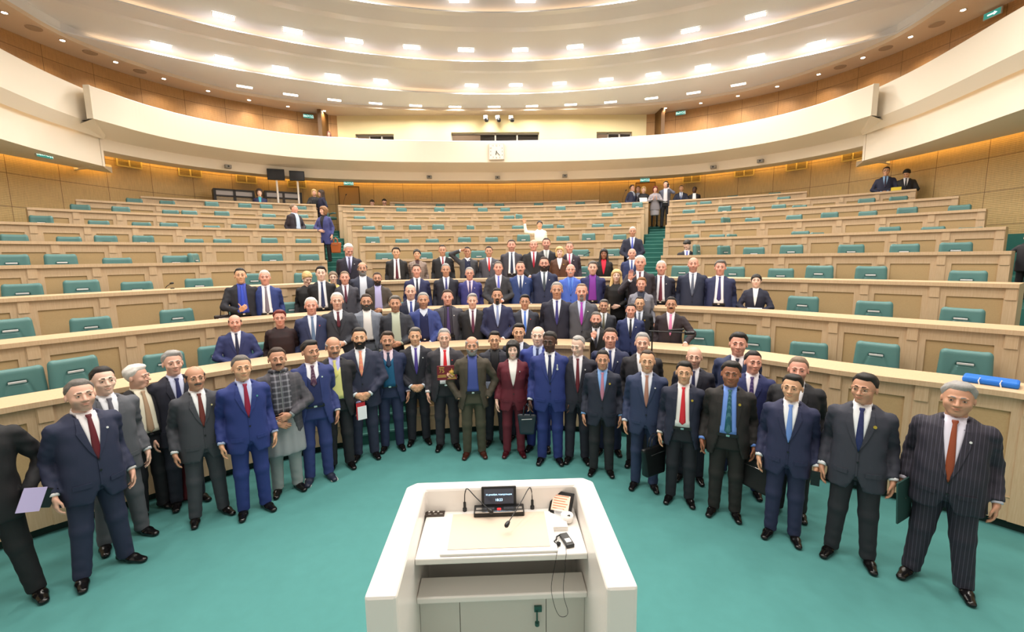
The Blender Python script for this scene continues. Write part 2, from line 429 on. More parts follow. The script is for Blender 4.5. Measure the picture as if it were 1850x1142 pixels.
# ------------------------------------------------------------------ balcony
BF = [(0, 18.2), (2, 18.12), (4, 17.93), (6, 17.5), (7.2, 17.07), (8.2, 16.4), (9.1, 15.55), (9.7, 14.7), (10.08, 13.8), (10.25, 13.0), (10.36, 12.45)]
BFs = sym(BF)
wa = np.arctan2(WALL[:, 0], WALL[:, 1]-1); wr_ = np.hypot(WALL[:, 0], WALL[:, 1]-1)
def towall(P, d):
    ph = np.arctan2(P[:, 0], P[:, 1]-1); r = np.interp(ph, wa, wr_)-d
    return np.stack([r*np.sin(ph), 1+r*np.cos(ph)], 1)
band('balcony_parapet', [(BFs, 6.48), (BFs, 7.28), (offs(BFs, .02), 7.30), (offs(BFs, .2), 7.30), (offs(BFs, .2), 6.48)], M_WHITE, closed=True)
band('balcony_soffit', [(BFs, 6.48), (offs(BFs, .93), 6.27)], M_WHITE)
band('balcony_fascia', [(offs(BFs, .93), 6.29), (offs(BFs, .95), 5.94), (towall(BFs, .24), 6.0), (towall(BFs, .23), 6.2), (towall(BFs, .0), 6.3)], M_WHITE)
BO = [(10.75, 13.4), (10.7, 12.4), (10.6, 11.4), (10.35, 10.2), (9.9, 8.3), (9.5, 5.5), (9.3, 2), (9.3, -1.5)]
for s, nm in ((1, 'right'), (-1, 'left')):
    P = spline(BO, 6)*np.array([s, 1]); sg = 1*s
    if s < 0: P = P
    O = lambda d: offs(P, d*(1 if s > 0 else -1))
    band('balcony_side_parapet_'+nm, [(P, 6.48), (P, 7.3), (O(.2), 7.3), (O(.2), 6.48)], M_WHITE, closed=True)
    band('balcony_side_soffit_'+nm, [(P, 6.48), (O(.21), 6.22), (O(.21), 6.36)], M_WHITE)
    band('balcony_side_fascia_'+nm, [(O(.22), 6.40), (O(.31), 6.38), (O(.31), 5.48), (towall(P, .24), 5.52), (towall(P, .23), 5.7), (towall(P, .0), 5.8)], M_WHITE)
    e = MB()
    e.add([(s*a, b, c) for a, b, c in ((10.36, 12.45, 6.48), (10.77, 13.42, 6.48), (10.77, 13.42, 7.31), (10.36, 12.45, 7.31), (10.52, 12.45, 6.48), (10.9, 13.38, 6.48), (10.9, 13.38, 7.31), (10.52, 12.45, 7.31))],
          [(0, 1, 2, 3), (4, 5, 6, 7), (3, 2, 6, 7), (0, 3, 7, 4), (0, 1, 5, 4), (1, 2, 6, 5)])
    e.add([(s*a, b, c) for a, b, c in ((10.36, 12.45, 6.48), (10.77, 13.42, 6.48), (10.98, 13.44, 6.22), (11.35, 12.7, 6.27))], [(0, 1, 2, 3)])
    props(e.obj('balcony_end_'+nm, M_WHITE), kind='structure')
    c = MB(); c.add([(s*a, b, z_) for z_ in (5.48, 6.4) for a, b in ((11.06, 13.4), (12.4, 13.9), (12.4, 14.0), (11.06, 13.48))], [(0, 1, 5, 4), (1, 2, 6, 5), (2, 3, 7, 6), (3, 0, 4, 7), (0, 3, 2, 1), (4, 5, 6, 7)]); props(c.obj('balcony_step_'+nm, M_WHITE), kind='structure')
# gallery floor
band('gallery_floor', [(offs(BFs, .15), 6.46), (offs(BFs, 3.8), 6.46)], M_DARK)
# orange cove strips washing the lower wall, hidden above the fascia edge
M_COVE = mat('cove_lamp_orange', '#ffb030', .5, emit=10., ecol='#ffcf70')
M_COVEW = mat('cove_lamp_warm', '#ffd9a8', .5, emit=4.5, ecol='#ffd6a4')
WI = offs(WALL, -.06)
band('cove_lamp_back', [(towall(BFs, .20), 6.10), (towall(BFs, .14), 6.10)], M_COVE)
for s in (1, -1):
    P = spline(BO, 6)*np.array([s, 1]); band('cove_lamp_side', [(towall(P, .20), 5.62), (towall(P, .14), 5.62)], M_COVE)
# warm cove between soffit and side fascia
for s in (1, -1):
    P = spline(BO, 6)*np.array([s, 1]); O = lambda d: offs(P, d*(1 if s > 0 else -1))
    band('cove_lamp_fascia', [(O(.225), 6.33), (O(.245), 6.33)], M_COVEW)
# ------------------------------------------------------------------ ceiling
GL = [(0, 19.1), (3, 18.98), (6.2, 18.5), (7.7, 18.0), (9.5, 16.8), (10.8, 14.8), (11.3, 13.1), (11.15, 11.5), (10.8, 9), (10.6, 4), (10.5, -1.5)]
GLs = sym(GL)
band('ceiling_gallery', [(GLs, 8.80), (GLs, 8.70), (offs(GLs, .12), 8.70), (offs(GLs, .14), 8.74), (offs(GLs, 4.2), 8.74)], mat('gallery_ceiling', '#d9c8b4', .6))
band('ceiling_gallery_edge', [(GLs, 8.70), (offs(GLs, .01), 9.4)], M_CEIL)
CY = 1.4
ang = np.arctan2(GLs[:, 0], GLs[:, 1]-CY); rad = np.hypot(GLs[:, 0], GLs[:, 1]-CY)
o_ = np.argsort(ang)
def rl(ph): return np.interp(ph, ang[o_], rad[o_])
PH = np.linspace(-2.0, 2.0, 161)
def ring(R, clip=True):
    r = np.minimum(R, rl(PH)+.005) if clip else np.full_like(PH, R)
    return np.stack([r*np.sin(PH), CY+r*np.cos(PH)], 1)
band('ceiling_outer', [(ring(30), 8.8), (ring(16.15), 8.8), (ring(16.15), 8.84), (ring(17.0), 8.86)], M_CEIL)
M_CEIL2 = mat('ceiling_plaster_smooth', '#dcdde4', .3)
TI = [(16.15, 14.8, 13.35), (13.35, 12.0, 10.55), (10.55, 9.2, 7.75), (7.75, 6.4, 4.95)]
for i, (ro, rb, ri) in enumerate(TI):
    band(f'ceiling_tier_{i+1}', [(ring(ro+.85), 8.87), (ring(ro+.85), 9.06), (ring(rb), 9.02)], M_CEIL)
    band(f'ceiling_slope_{i+1}', [(ring(rb), 9.02), (ring(ri), 8.8), (ring(ri), 8.83), (ring(ri+.85), 8.86)], M_CEIL2)
    band('cove_lamp_ceiling', [(ring(ro+.50), 8.89), (ring(ro+.42), 8.89)], M_COVEW)
band('ceiling_centre', [(ring(5.45), 8.9), (ring(5.45), 9.05), (ring(.01), 9.05)], M_CEIL)
# ------------------------------------------------------------------ ceiling lights (things)
def area(name, loc, energy, sx, sy, rot=(0, 0, 0), color='#fff8f0', spread=170):
    l = bpy.data.lights.new(name, 'AREA'); l.shape = 'RECTANGLE'; l.size = sx; l.size_y = sy; l.energy = energy; l.color = lin(color)
    l.spread = d2r(spread)
    o = link(bpy.data.objects.new(name, l)); o.location = loc; o.rotation_euler = rot; return o
LROWS = [
 ('outermost ring', 8.8, [(442, 158), (525, 174), (604, 183.5), (678.5, 188.5), (751, 191.8), (822, 193), (893, 192), (961, 191), (1031, 189), (1103, 185.5), (1177, 179.5), (1253, 170), (1334, 153.5)], 17.55),
 ('second ring', 9.03, [(110.5, 31), (291, 83), (405, 108), (507, 125), (601, 138), (688, 147), (852, 154), (932, 153), (1011, 150.5), (1095, 143.5), (1180, 134.5), (1270, 121), (1366, 103), (1475, 80)][1:], 15.95),
 ('third ring', 9.03, [(404, 32), (529, 58.5), (640, 76.5), (744, 87), (842, 91), (940, 91), (1039, 85.5), (1140, 74.5), (1247, 56), (1365, 30)], 13.1),
]
proto = None
def ceil_light(x, y, z, ph, label):
    global proto
    if proto is None:
        proto = empty('ceiling_light', (0, 0, 0))
        b = MB()
        for q in ((-.26, .26, -.125, -.105), (-.26, .26, .105, .125), (-.26, -.24, -.105, .105), (.24, .26, -.105, .105)): b.box(*q, -.014, .0)
        b.obj('frame', M_WHITE, proto)
        b = MB(); b.box(-.24, .24, -.105, .105, -.01, -.001); b.obj('diffuser', M_LIGHT, proto); r = proto
    else: r = dup(proto)
    r.location = (x, y, z); r.rotation_euler = (0, 0, -ph); props(r, label, 'ceiling light', 'square recessed ceiling lights'); return r
def dup(root):
    r = root.copy(); COL.objects.link(r)
    for ch in list(root.children):
        c = ch.copy(); COL.objects.link(c); c.parent = r
        for g in list(ch.children):
            d = g.copy(); COL.objects.link(d); d.parent = c
    return r
LW = 62.
for nm, z, pts, R in LROWS:
    for i, (u, v) in enumerate(pts):
        q = onz(u, v, z-.012); ph = math.atan2(q[0], q[1]-CY); rr = math.hypot(q[0], q[1]-CY); rr = .5*rr+.5*R
        x, y = rr*math.sin(ph), CY+rr*math.cos(ph)
        ceil_light(x, y, z, ph, f'bright rectangular ceiling light, {ORD[i+1]} from the left on the {nm} above the back rows')
        area('lamp', (x, y, z-.05), LW, .48, .21, (0, 0, -ph))
for i, u in enumerate((829, 950)):
    q = onz(u, 0.5, 9.02); ceil_light(q[0], q[1], 9.03, 0, f'bright rectangular ceiling light cut by the top of the view, {"left" if i == 0 else "right"} of two')
# lights of the inner rings, above and behind the camera
for R, n in ((10.3, 9), (7.4, 7), (4.6, 5), (2.0, 4)):
    for i in range(n):
        ph = (-1.25+2.5*i/(n-1)); x, y = R*math.sin(ph), CY+R*math.cos(ph)
        if (R == 10.3 and abs(x) < 1.5): continue
        area('lamp', (x, y, 8.95), LW*1.5, .8, .3, (0, 0, -ph))
# small spot lights of the gallery ceiling
SP = [(8, 24), (113, 74), (209, 113), (296, 143), (376, 165), (450, 181.5), (520, 193), (586, 201), (1740, 19), (1645, 67.5), (1559, 105), (1479, 135), (1404, 157), (1333, 174), (1266, 187), (1202, 196)]
for i, (u, v) in enumerate(SP):
    q = onz(u, v, 8.72); j = i if i < 8 else i-8
    r = empty('spot_light', (q[0], q[1], 8.74))
    b = MB(); b.lathe([(.06, -.012), (.075, -.012), (.075, 0), (.06, 0)], 12); b.obj('rim', M_CHROME, r)
    b = MB(); b.lathe([(.001, -.014), (.055, -.014), (.055, -.004)], 12); b.obj('bulb', M_SPOT, r)
    side = 'left' if i < 8 else 'right'
    props(r, f'small round spot light in the {side} gallery ceiling, {ORD[j+1]} from the outer end', 'spot light', 'round spot lights over the gallery')
    area('lamp', (q[0], q[1], 8.7), 16, .12, .12, color='#ffe3c4', spread=120)
for u, v, s, j in ((61, 52, 'left', 1), (163, 96, 'left', 2), (253, 130, 'left', 3), (1692, 45, 'right', 1), (1600, 88, 'right', 2), (1518, 122, 'right', 3)):
    q = onz(u, v, 8.72); b = MB(); b.lathe([(.001, -.02), (.16, -.02), (.17, -.005), (.17, 0)], 20); o = b.obj('ceiling_speaker', mat('speaker_grille', '#a8957f', .7)); o.location = (q[0], q[1], 8.74)
    props(o, f'flat round grille speaker in the {s} gallery ceiling, {ORD[j]} from the outer end', 'speaker', 'round ceiling speakers')
w = bpy.data.worlds.new('world'); SC.world = w; w.use_nodes = True
w.node_tree.nodes['Background'].inputs[0].default_value = (*lin('#fff3e4'), 1); w.node_tree.nodes['Background'].inputs[1].default_value = .85
SC.view_settings.view_transform = 'Standard'; SC.view_settings.look = 'None'; SC.view_settings.exposure = -0.2; SC.view_settings.gamma = 1

SC.cycles.max_bounces = 7; SC.cycles.diffuse_bounces = 4; SC.cycles.glossy_bounces = 3; SC.cycles.use_adaptive_sampling = True; SC.cycles.adaptive_threshold = .03
# ------------------------------------------------------------------ chairs
def make_chair():
    r = empty('swivel_chair')
    # local: front = -y, origin on the floor under the seat, top at z=1.17
    def back(X, Y, Z):
        w = .275-.03*np.clip((Z-.55)/.6, 0, 1)+.05*np.clip((.75-Z)/.3, 0, 1)*0
        yy = Y-.22-.10*(Z-.55)
        d = rbox(X*(.275/np.maximum(w, .1)), yy, Z, (0, 0, .83), (.275, .055, .34), .05)
        d = smax(d, -(rbox(X, yy, Z, (0, -.05, 1.0), (.085, .035, .022), .012)), .01)
        # trapezoid lumbar seam
        tw = .085+.16*np.clip((.985-Z)/.5, 0, 1)
        d = d+.011*np.exp(-((np.abs(X)-tw)/.016)**2)*(yy < 0)*np.clip((1.0-Z)/.03, 0, 1)
        d = d-.008*np.exp(-((np.abs(X)-.2)/.05)**2)*(yy < 0)
        return d
    P, F = snet(back, (-.32, .05, .46), (.32, .42, 1.2), .013)
    mesh_obj('backrest', P, F, M_TEAL, r)
    b = MB(); b.box(-.08, .08, .185, .205, .992, 1.018); b.obj('chrome_grip', mat('bright_metal', '#f0f0f0', .35, metal=.5), r, bevel=.004)
    P, F = snet(lambda X, Y, Z: rbox(X, Y, Z, (0, -.03, .47), (.26, .26, .055), .05), (-.3, -.33, .38), (.3, .27, .56), .025)
    mesh_obj('seat', P, F, M_TEAL, r)
    for s in (-1, 1):
        b = MB(); b.tube([(s*.29, .2, .50), (s*.32, .2, .66), (s*.32, .0, .69), (s*.31, -.16, .68)], [.02, .025, .032, .028], 8); b.obj('armrest', M_TEAL, r, smooth=True)
    b = MB(); b.tube([(0, 0, .1), (0, 0, .44)], .03, 10)
    for k in range(5):
        a = k*2*PI/5; b.tube([(0, 0, .1), (.28*math.cos(a), .28*math.sin(a), .05)], [.025, .015], 6)
        b.tube([(.28*math.cos(a), .28*math.sin(a), .05), (.28*math.cos(a), .28*math.sin(a), .005)], .02, 6)
    b.obj('base', M_CHROME, r)
    return r
CHAIRS = {
 1: ([(22, 665), (135, 645), (293, 637), (393, 622), (474, 617)], [], [(1267, 594), (1362, 604), (1467, 618), (1586, 618), (1755, 633)]),
 2: ([(15, 576), (158, 573), (320, 558), (437, 551), (529, 545)], [(741, 545)], [(1449, 535), (1583, 544), (1737, 556)]),
 3: ([(32, 513), (146, 506), (242, 509), (359, 503), (456, 494), (552, 493)], [(1053, 481)], [(1233, 480), (1322, 482), (1412, 485), (1478, 480), (1576, 481), (1746, 489)]),
 4: ([(16, 460), (112, 459.5), (210, 466), (319, 462), (368, 458, 70), (494, 459), (558, 459.5)], [(695, 457), (764, 456), (815, 455), (864, 453), (1050, 451), (1103, 450)], [(1276, 442, 80), (1324, 444, 60), (1365, 447), (1430, 443), (1542, 442), (1635, 441), (1733, 438)]),
 5: ([(26, 424), (121, 428), (192, 426), (256, 426), (352, 432), (400, 432), (488, 430), (547, 432)], [(675, 428), (726, 432), (783, 432), (839, 429), (886, 429), (946, 424), (1015, 427), (1064, 422), (1118, 424)], [(1248, 424), (1297, 424), (1337, 423, 60), (1448, 418), (1492, 420, 50), (1610, 410), (1685, 410), (1757, 411)]),
 6: ([(69, 390), (178, 399), (252, 402), (305, 403), (380, 408), (432, 406), (480, 406), (563, 406)], [(665, 409), (702, 408), (749, 407), (793, 406), (860, 408, 60), (937, 408), (989, 406), (1023, 407, 60), (1080, 405), (1114, 406)], [(1262, 399), (1324, 393, 60), (1360, 394), (1433, 389), (1500, 384), (1566, 382), (1641, 375), (1732, 371)]),
 7: ([(143, 370), (220, 374), (307, 380), (344, 381), (400, 382), (488, 387), (545, 388)], [(650, 391), (918, 390), (947, 388, 60), (1096, 385)], [(1246, 379), (1309, 373), (1354, 374), (1407, 370), (1447, 371), (1566, 359), (1627, 355)]),
 8: ([(243, 359), (300, 363), (383, 365), (441, 368), (482, 370), (542, 373)], [(650, 376), (725, 376), (795, 375), (872, 376), (911, 376), (1013, 373), (1112, 368), (1152, 366)], [(1248, 366), (1276, 364), (1415, 356)]),
 9: ([], [(642, 369), (723, 369), (795, 369), (865, 368), (902, 368), (974, 367), (1048, 365), (1110, 363)], [(1246, 357), (1322, 354), (1400, 348)]),
}
ch0 = make_chair(); first = True
FLOORR = 0
for k, blocks in CHAIRS.items():
    for bi, lst in enumerate(blocks):
        name = ('left', 'centre', 'right')[bi]
        for j, c in enumerate(lst):
            q = onrow(c[0], c[1], k, 1.26)
            hgt = q[2]-FLOORH[k]; s = min(1.12, max(.82, hgt/1.17))
            ph = math.atan2(q[0], q[1]-YC); R = rowr(k, ph)+.98
            c0 = ch0 if first else dup(ch0); first = False
            c0.location = pol(R, ph, FLOORH[k]); c0.scale = ((.92 if k < 5 else .8), .8, s)
            jig = ((k*7+bi*5+j*11) % 21-10)*1.2
            c0.rotation_euler = (0, 0, -ph+d2r((c[2] if len(c) > 2 else jig*.8)))
            n = len(lst)
            if bi == 0: pos = f'{ORD[n-j]} from the aisle'
            elif bi == 2: pos = f'{ORD[j+1]} from the aisle'
            else: pos = f'{ORD[j+1]} from its left end'
            turned = ' turned sideways' if len(c) > 2 else ''
            props(c0, f'teal leather chair{turned}, {pos}, behind {ORD[k]} desk row, {name} block', 'chair', 'teal leather swivel chairs behind the desks')
# the chair left on the top landing by the left aisle
q = ondist(600, 405, 18.9); c0 = dup(ch0); c0.location = (q[0]-.12, q[1], FLOORH[9]); c0.rotation_euler = (0, 0, d2r(70)); c0.scale = (.82, .85, 1)
props(c0, 'teal leather chair standing alone on the top landing beside the left stairs', 'chair', 'teal leather swivel chairs behind the desks')
# ------------------------------------------------------------------ lectern
M_LACG = mat('beige_laminate', '#d9d4cb', .4)
M_PAD = mat('beige_leather', '#d3c0ac', .6, bump=.1)
lec = empty('lectern', (0, 0, 0)); X0 = 0.0
props(lec, 'large white lacquered lectern with beige writing pad in the foreground', 'lectern')
ZT, XO, YB, YF, TH = 1.25, .635, 2.90, 1.86, .15
def prism(mb, poly, z0, z1):
    n = len(poly); V = [(x, y, z0) for x, y in poly]+[(x, y, z1) for x, y in poly]
    mb.add(V, [tuple(range(n))[::-1], tuple(range(n, 2*n))]+[(i, (i+1) % n, n+(i+1) % n, n+i) for i in range(n)])
ch = .06
b = MB(); prism(b, [(-XO, YF), (-XO+TH, YF), (-XO+TH-.02, YB-.10), (XO-TH+.02, YB-.10), (XO-TH, YF), (XO, YF), (XO, YB-ch), (XO-ch, YB), (-XO+ch, YB), (-XO, YB-ch)], .14, ZT)
b.obj('shell', M_LAC, lec, bevel=.018)
b = MB(); prism(b, [(-XO+.03, YF+.05), (-XO+.1, YF+.05), (-XO+.1, YB-.15), (XO-.1, YB-.15), (XO-.1, YF+.05), (XO-.03, YF+.05), (XO-.03, YB-.05), (-XO+.03, YB-.05)], 0, .14); b.obj('plinth', M_LACG, lec)
XI = XO-TH+.01
b = MB(); b.box(-XI, XI, 2.33, YB-.09, 1.045, 1.085); b.obj('desktop', M_LAC, lec, bevel=.008)
b = MB(); b.box(-XI, XI, 2.33, YB-.40, .80, .84); b.obj('shelf', M_LAC, lec, bevel=.008)
b = MB(); b.box(-XI, XI, 2.66, 2.69, .84, 1.045); b.obj('shelf_back', M_LACG, lec)
for x0, x1 in ((-XI, -.26), (-.256, .26), (.264, XI)):
    b = MB(); b.box(x0, x1, 2.42, 2.44, .02, .80); d = b.obj('cabinet_door', M_LACG, lec)
    if x0 == -.256:
        lk = MB(); lk.box(.19, .235, 2.405, 2.42, .655, .69); lk.tube([(.205, 2.40, .665), (.205, 2.395, .60)], .006, 6); lk.lathe([(.001, -.02), (.014, -.02), (.014, .0), (.001, 0)], 10, (.205, 2.392, .60)); lk.obj('lock_with_key', mat('green_grey_key', '#3f6b62', .4, metal=.4), d)
# writing board
b = MB(); b.box(-.355, .325, 2.34, 2.74, 1.085, 1.103)
b.obj('writing_board', M_LAC, lec, bevel=.006)
b = MB(); b.box(-.315, .285, 2.375, 2.73, 1.103, 1.106); b.obj('writing_pad', M_PAD, lec)
# switch panel
sp = MB(); q = onz(782, 927, 1.086); sp.box(q[0]-.08, q[0]+.08, q[1]-.045, q[1]+.02, 1.085, 1.092)
po = sp.obj('switch_panel', mat('switch_brown', '#3a2f28', .4), lec)
for i in range(4):
    b = MB(); b.box(q[0]-.065+.038*i, q[0]-.045+.038*i, q[1]-.032, q[1]-.022, 1.092, 1.096); b.obj('button', M_CHROME, po)
for i in range(3):
    b = MB(); b.box(q[0]-.03+.03*i, q[0]-.018+.03*i, q[1]-.002, q[1]+.008, 1.092, 1.095); b.obj('symbol', M_LAC, po)
# congress console on the desktop
con = empty('conference_console', (-.012, 2.76, 1.104)); props(con, 'black conference console with lit date and time display on white lectern', 'console')
b = MB(); b.box(-.165, .165, -.075, .02, 0, .035); b.obj('base', M_BLACK, con, bevel=.006)
b = MB(); b.box(-.155, .155, -.078, -.06, .033, .037); b.box(-.15, -.03, -.045, -.02, .034, .037); b.box(.03, .15, -.045, -.02, .034, .037); b.obj('button_strip', M_CHROME, con)
b = MB(); b.box(-.012, .012, -.05, -.035, .035, .039); b.obj('red_lamp', mat('red_lamp', '#ff2020', .4, emit=3), con)
T = Matrix.Translation((0, .005, .03)) @ Matrix.Rotation(d2r(-12), 4, 'X')
b = MB(); b.box(-.116, .116, 0, .018, 0, .125, T); scr = b.obj('display', M_BLACK, con, bevel=.004)
b = MB(); b.box(-.098, .098, -.002, 0, .014, .112, T); b.obj('screen', mat('screen_grey', '#3b3e48', .2, emit=.35), scr)
def text(name, s, size, M, m, parent, ext=.0005):
    c = bpy.data.curves.new(name, 'FONT'); c.body = s; c.size = size; c.align_x = 'CENTER'; c.align_y = 'CENTER'; c.extrude = ext
    t = bpy.data.objects.new('tmp_text', c); me = bpy.data.meshes.new_from_object(t); bpy.data.objects.remove(t)
    me.materials.clear(); me.materials.append(m); me.name = name
    o = link(bpy.data.objects.new(name, me), parent); o.matrix_local = M; return o
MT = mat('screen_text', '#bfe6ff', .5, emit=2.2)
text('date_text', '10 декабря, понедельник', .0145, T @ Matrix.Translation((0, -.004, .075)) @ Matrix.Rotation(PI/2, 4, 'X'), MT, scr)
text('time_text', '18:23', .023, T @ Matrix.Translation((0, -.004, .04)) @ Matrix.Rotation(PI/2, 4, 'X'), MT, scr)
for s, tip, nm in ((-1, (-.10, -.10, .07), 'left'), (1, (.025, -.25, .10), 'right')):
    q = (-.015+s*.228, 2.80, 1.086); m = empty('gooseneck_microphone', q); props(m, f'black gooseneck microphone rising {nm} of the conference console', 'microphone', 'lectern microphones')
    b = MB(); b.lathe([(.014, 0), (.014, .02), (.009, .025), (.009, .06), (.006, .065)], 12); b.obj('base', M_BLACK, m)
    t = np.array([tip[0]-q[0]+.02, tip[1]-.03, tip[2]])
    P = [(0, 0, .06), (t[0]*.03, t[1]*.0, .13), (t[0]*.15, t[1]*.12, .165), (t[0]*.5, t[1]*.5, .13), (t[0], t[1], .085)]
    Q = [tuple(x) for x in spline([np.array(p) for p in P], 6)]
    b = MB(); b.tube(Q, .0035, 6); b.obj('neck', M_BLACK, m, smooth=True)
    e = np.array(Q[-1]); dv = e-np.array(Q[-4]); dv /= np.linalg.norm(dv)
    b = MB(); b.tube([tuple(e-dv*.005), tuple(e+dv*.01), tuple(e+dv*.03), tuple(e+dv*.038)], [.009, .0135, .0135, .007], 10); b.obj('foam_head', M_BLACK, m, smooth=True)
# tablet, cup, glass, receiver
tb = empty('tablet', (.385, 2.72, 1.11)); tb.rotation_euler = (d2r(-38), d2r(-10), d2r(-38)); props(tb, 'black tablet with a pink page leaning at the right end of the lectern', 'tablet')
b = MB(); b.box(-.085, .085, 0, .014, -.02, .125); b.obj('body', M_BLACK, tb, bevel=.004)
b = MB(); b.box(-.066, .066, -.002, 0, .0, .10); s_ = b.obj('screen', mat('tablet_page', '#f0c9b4', .3, emit=.5), tb)
for i in range(6):
    b = MB(); b.box(-.055, .055-.01*(i % 3), -.003, -.002, .092-.016*i, .097-.016*i); b.obj('text_line', mat('page_line', '#d98a62', .5), s_)
q = onz(1012, 955, 1.09); b = MB(); b.box(q[0]-.045, q[0]+.045, q[1]-.02, q[1]+.06, 1.085, 1.115); nb = b.obj('napkin_box', M_LAC); props(nb, 'small white box holding an upturned glass beside the tablet', 'box')
b = MB(); b.lathe([(.028, 0), (.031, .08), (.029, .08), (.026, .004), (.001, .004)], 20, (q[0]-.005, q[1]+.02, 1.116)); g = b.obj('drinking_glass', mat('glass_clear', '#ffffff', .03, alpha=.22), smooth=True); props(g, 'clear drinking glass standing on the small white box', 'glass')
b = MB(); b.lathe([(.02, 0), (.038, .012), (.04, .05), (.037, .05), (.035, .014), (.001, .006)], 20, (q[0]+.055, q[1]+.075, 1.086)); g = b.obj('white_cup', M_LAC, smooth=True); props(g, 'white cup just behind the drinking glass on the lectern', 'cup')
q = onz(1024, 978, 1.09); rx = empty('translation_receiver', (q[0], q[1], 1.086)); rx.rotation_euler = (0, 0, d2r(14)); props(rx, 'black translation receiver with earpiece lying on the lectern edge', 'receiver')
b = MB(); b.box(-.026, .026, -.06, .06, 0, .022); b.obj('body', M_BLACK, rx, bevel=.006)
b = MB(); b.box(-.016, .016, -.035, .0, .022, .0235); b.obj('paper_label', M_LAC, rx)
b = MB(); b.tube([(-.05, -.01, .012), (-.075, -.02, .014), (-.08, .0, .02), (-.06, .02, .014), (-.045, .05, .01), (-.01, .062, .012)], .005, 6); b.lathe([(.001, 0), (.014, 0), (.016, .012), (.001, .014)], 12, (-.06, -.012, 0)); b.obj('earpiece', M_BLACK, rx, smooth=True)
cb = [(1008, 990, 1.10), (1003, 1012, 1.095)]
def atdist(u, v, y):
    d = ray(u, v); t = y/d[1]; return (d[0]*t, y, HC+d[2]*t)
pts = [onz(1010, 975, 1.092), onz(1006, 1000, 1.09), atdist(1003, 1018, 2.30), atdist(996, 1060, 2.29), atdist(1001, 1092, 2.29), atdist(1010, 1112, 2.29), atdist(1021, 1114, 2.29), atdist(1026, 1105, 2.29), atdist(1019, 1080, 2.29), atdist(1018, 1055, 2.29), atdist(1021, 1030, 2.29), atdist(1021, 1016, 2.30), onz(1023, 1000, 1.09), onz(1022, 985, 1.095)]
b = MB(); b.tube([tuple(p) for p in spline([np.array(p) for p in pts], 5)], .0016, 5)
cbl = b.obj('earpiece_cable', M_BLACK, smooth=True); cbl.parent = rx; cbl.matrix_parent_inverse = (Matrix.Translation(rx.location) @ rx.rotation_euler.to_matrix().to_4x4()).inverted()
# ------------------------------------------------------------------ wall fixtures
def facing(o, q, extra=0.):
    o.rotation_euler = (0, 0, math.atan2(q[0], q[1]-2)*-1+extra)
def hitcurve(u, v, P):
    """pixel column against a plan curve: returns the point on the curve and its height"""
    d = ray(u, v); best = None
    for i in range(len(P)-1):
        a, c = P[i], P[i+1]; e = c-a; den = d[0]*e[1]-d[1]*e[0]
        if abs(den) < 1e-9: continue
        t = (a[0]*e[1]-a[1]*e[0])/den; s = (a[0]*d[1]-a[1]*d[0])/den
        if t > 0 and -.01 <= s <= 1.01 and (best is None or t < best[0]): best = (t, e)
    if best is None: return None, 0
    t, e = best; return np.array([d[0]*t, d[1]*t, HC+d[2]*t]), math.atan2(e[1], e[0])
def fixture(name, u, v, P, build, label, cat, group=None, back=0.03):
    q, a = hitcurve(u, v, P)
    if q is None: return
    r = empty(name, q); a = a if math.cos(a) > 0 else a+PI
    n = np.array([math.sin(a), -math.cos(a)]); r.location = (q[0]+n[0]*back, q[1]+n[1]*back, q[2]); r.rotation_euler = (0, 0, a)
    if name == 'exit_sign': r.scale = (.82, .82, .82)
    build(r); props(r, label, cat, group); return r
WL = offs(WALL, 0)
M_EXIT = mat('exit_green', '#2f8f86', .4, emit=.8); M_EXT = mat('exit_text', '#eafff8', .4, emit=1.5)
def exit_sign(kind):
    def f(r):
        b = MB(); b.box(-.24, .24, -.05, 0, -.1, .1); b.obj('housing', M_FRM, r, bevel=.006)
        b = MB(); b.box(-.22, .22, -.055, -.05, -.085, .085); b.obj('face', M_EXIT, r)
        if kind == 'text': text('lettering', 'ВЫХОД', .125, Matrix.Translation((0, -.058, 0)) @ Matrix.Rotation(PI/2, 4, 'X'), M_EXT, r, .001)
        else:
            b = MB(); b.box(-.12, .05, -.06, -.056, -.02, .02); b.add([(.05, -.06, -.055), (.05, -.06, .055), (.14, -.06, 0)], [(0, 1, 2)]); b.obj('arrow', M_EXT, r)
    return f
UW = np.vstack([WALL])
for u, v, kd, lb in ((630, 332, 'text', 'green exit sign on the oak wall above the door at centre left'), (76, 280, 'text', 'green exit sign on the oak wall at the far left under the balcony'), (1165, 326, 'text', 'green exit sign above the door behind the standing officials at upper right'), (1817, 217, 'arrow', 'green arrow exit sign under the balcony at the far right'),
                     (557, 211, 'text', 'green exit sign in the left gallery next to the oak wing'), (1230, 205, 'text', 'green exit sign in the right gallery next to the oak wing'), (1797, 25, 'arrow', 'green arrow exit sign high in the right gallery')):
    fixture('exit_sign', u, v, offs(WALL, -.08) if v < 212 else offs(WALL, -1.1 if (u < 230 or u > 1700) else -.75), exit_sign(kd), lb, 'exit sign', 'green exit signs')
def vent(w, h, m, two=False):
    def f(r):
        b = MB(); 
        for q in ((-w, w, h-.02, h+.02), (-w, w, -h-.02, -h+.02), (-w-.02, -w+.02, -h, h), (w-.02, w+.02, -h, h)): b.box(q[0], q[1], -.03, 0, q[2], q[3])
        if two: b.box(-.02, .02, -.03, 0, -h, h)
        b.obj('frame', m, r)
        b = MB(); n = 8
        for i in range(n):
            z = -h+.02+(2*h-.04)*(i+.5)/n; b.box(-w+.02, w-.02, -.018, -.008, z-h/n*.55, z+h/n*.35)
        b.obj('grille', mat('vent_grey', '#a39c93', .6) if not two else mat('vent_olive', '#a08a4e', .6), r)
    return f
M_VW = mat('vent_oak', '#d8bf72', .5)
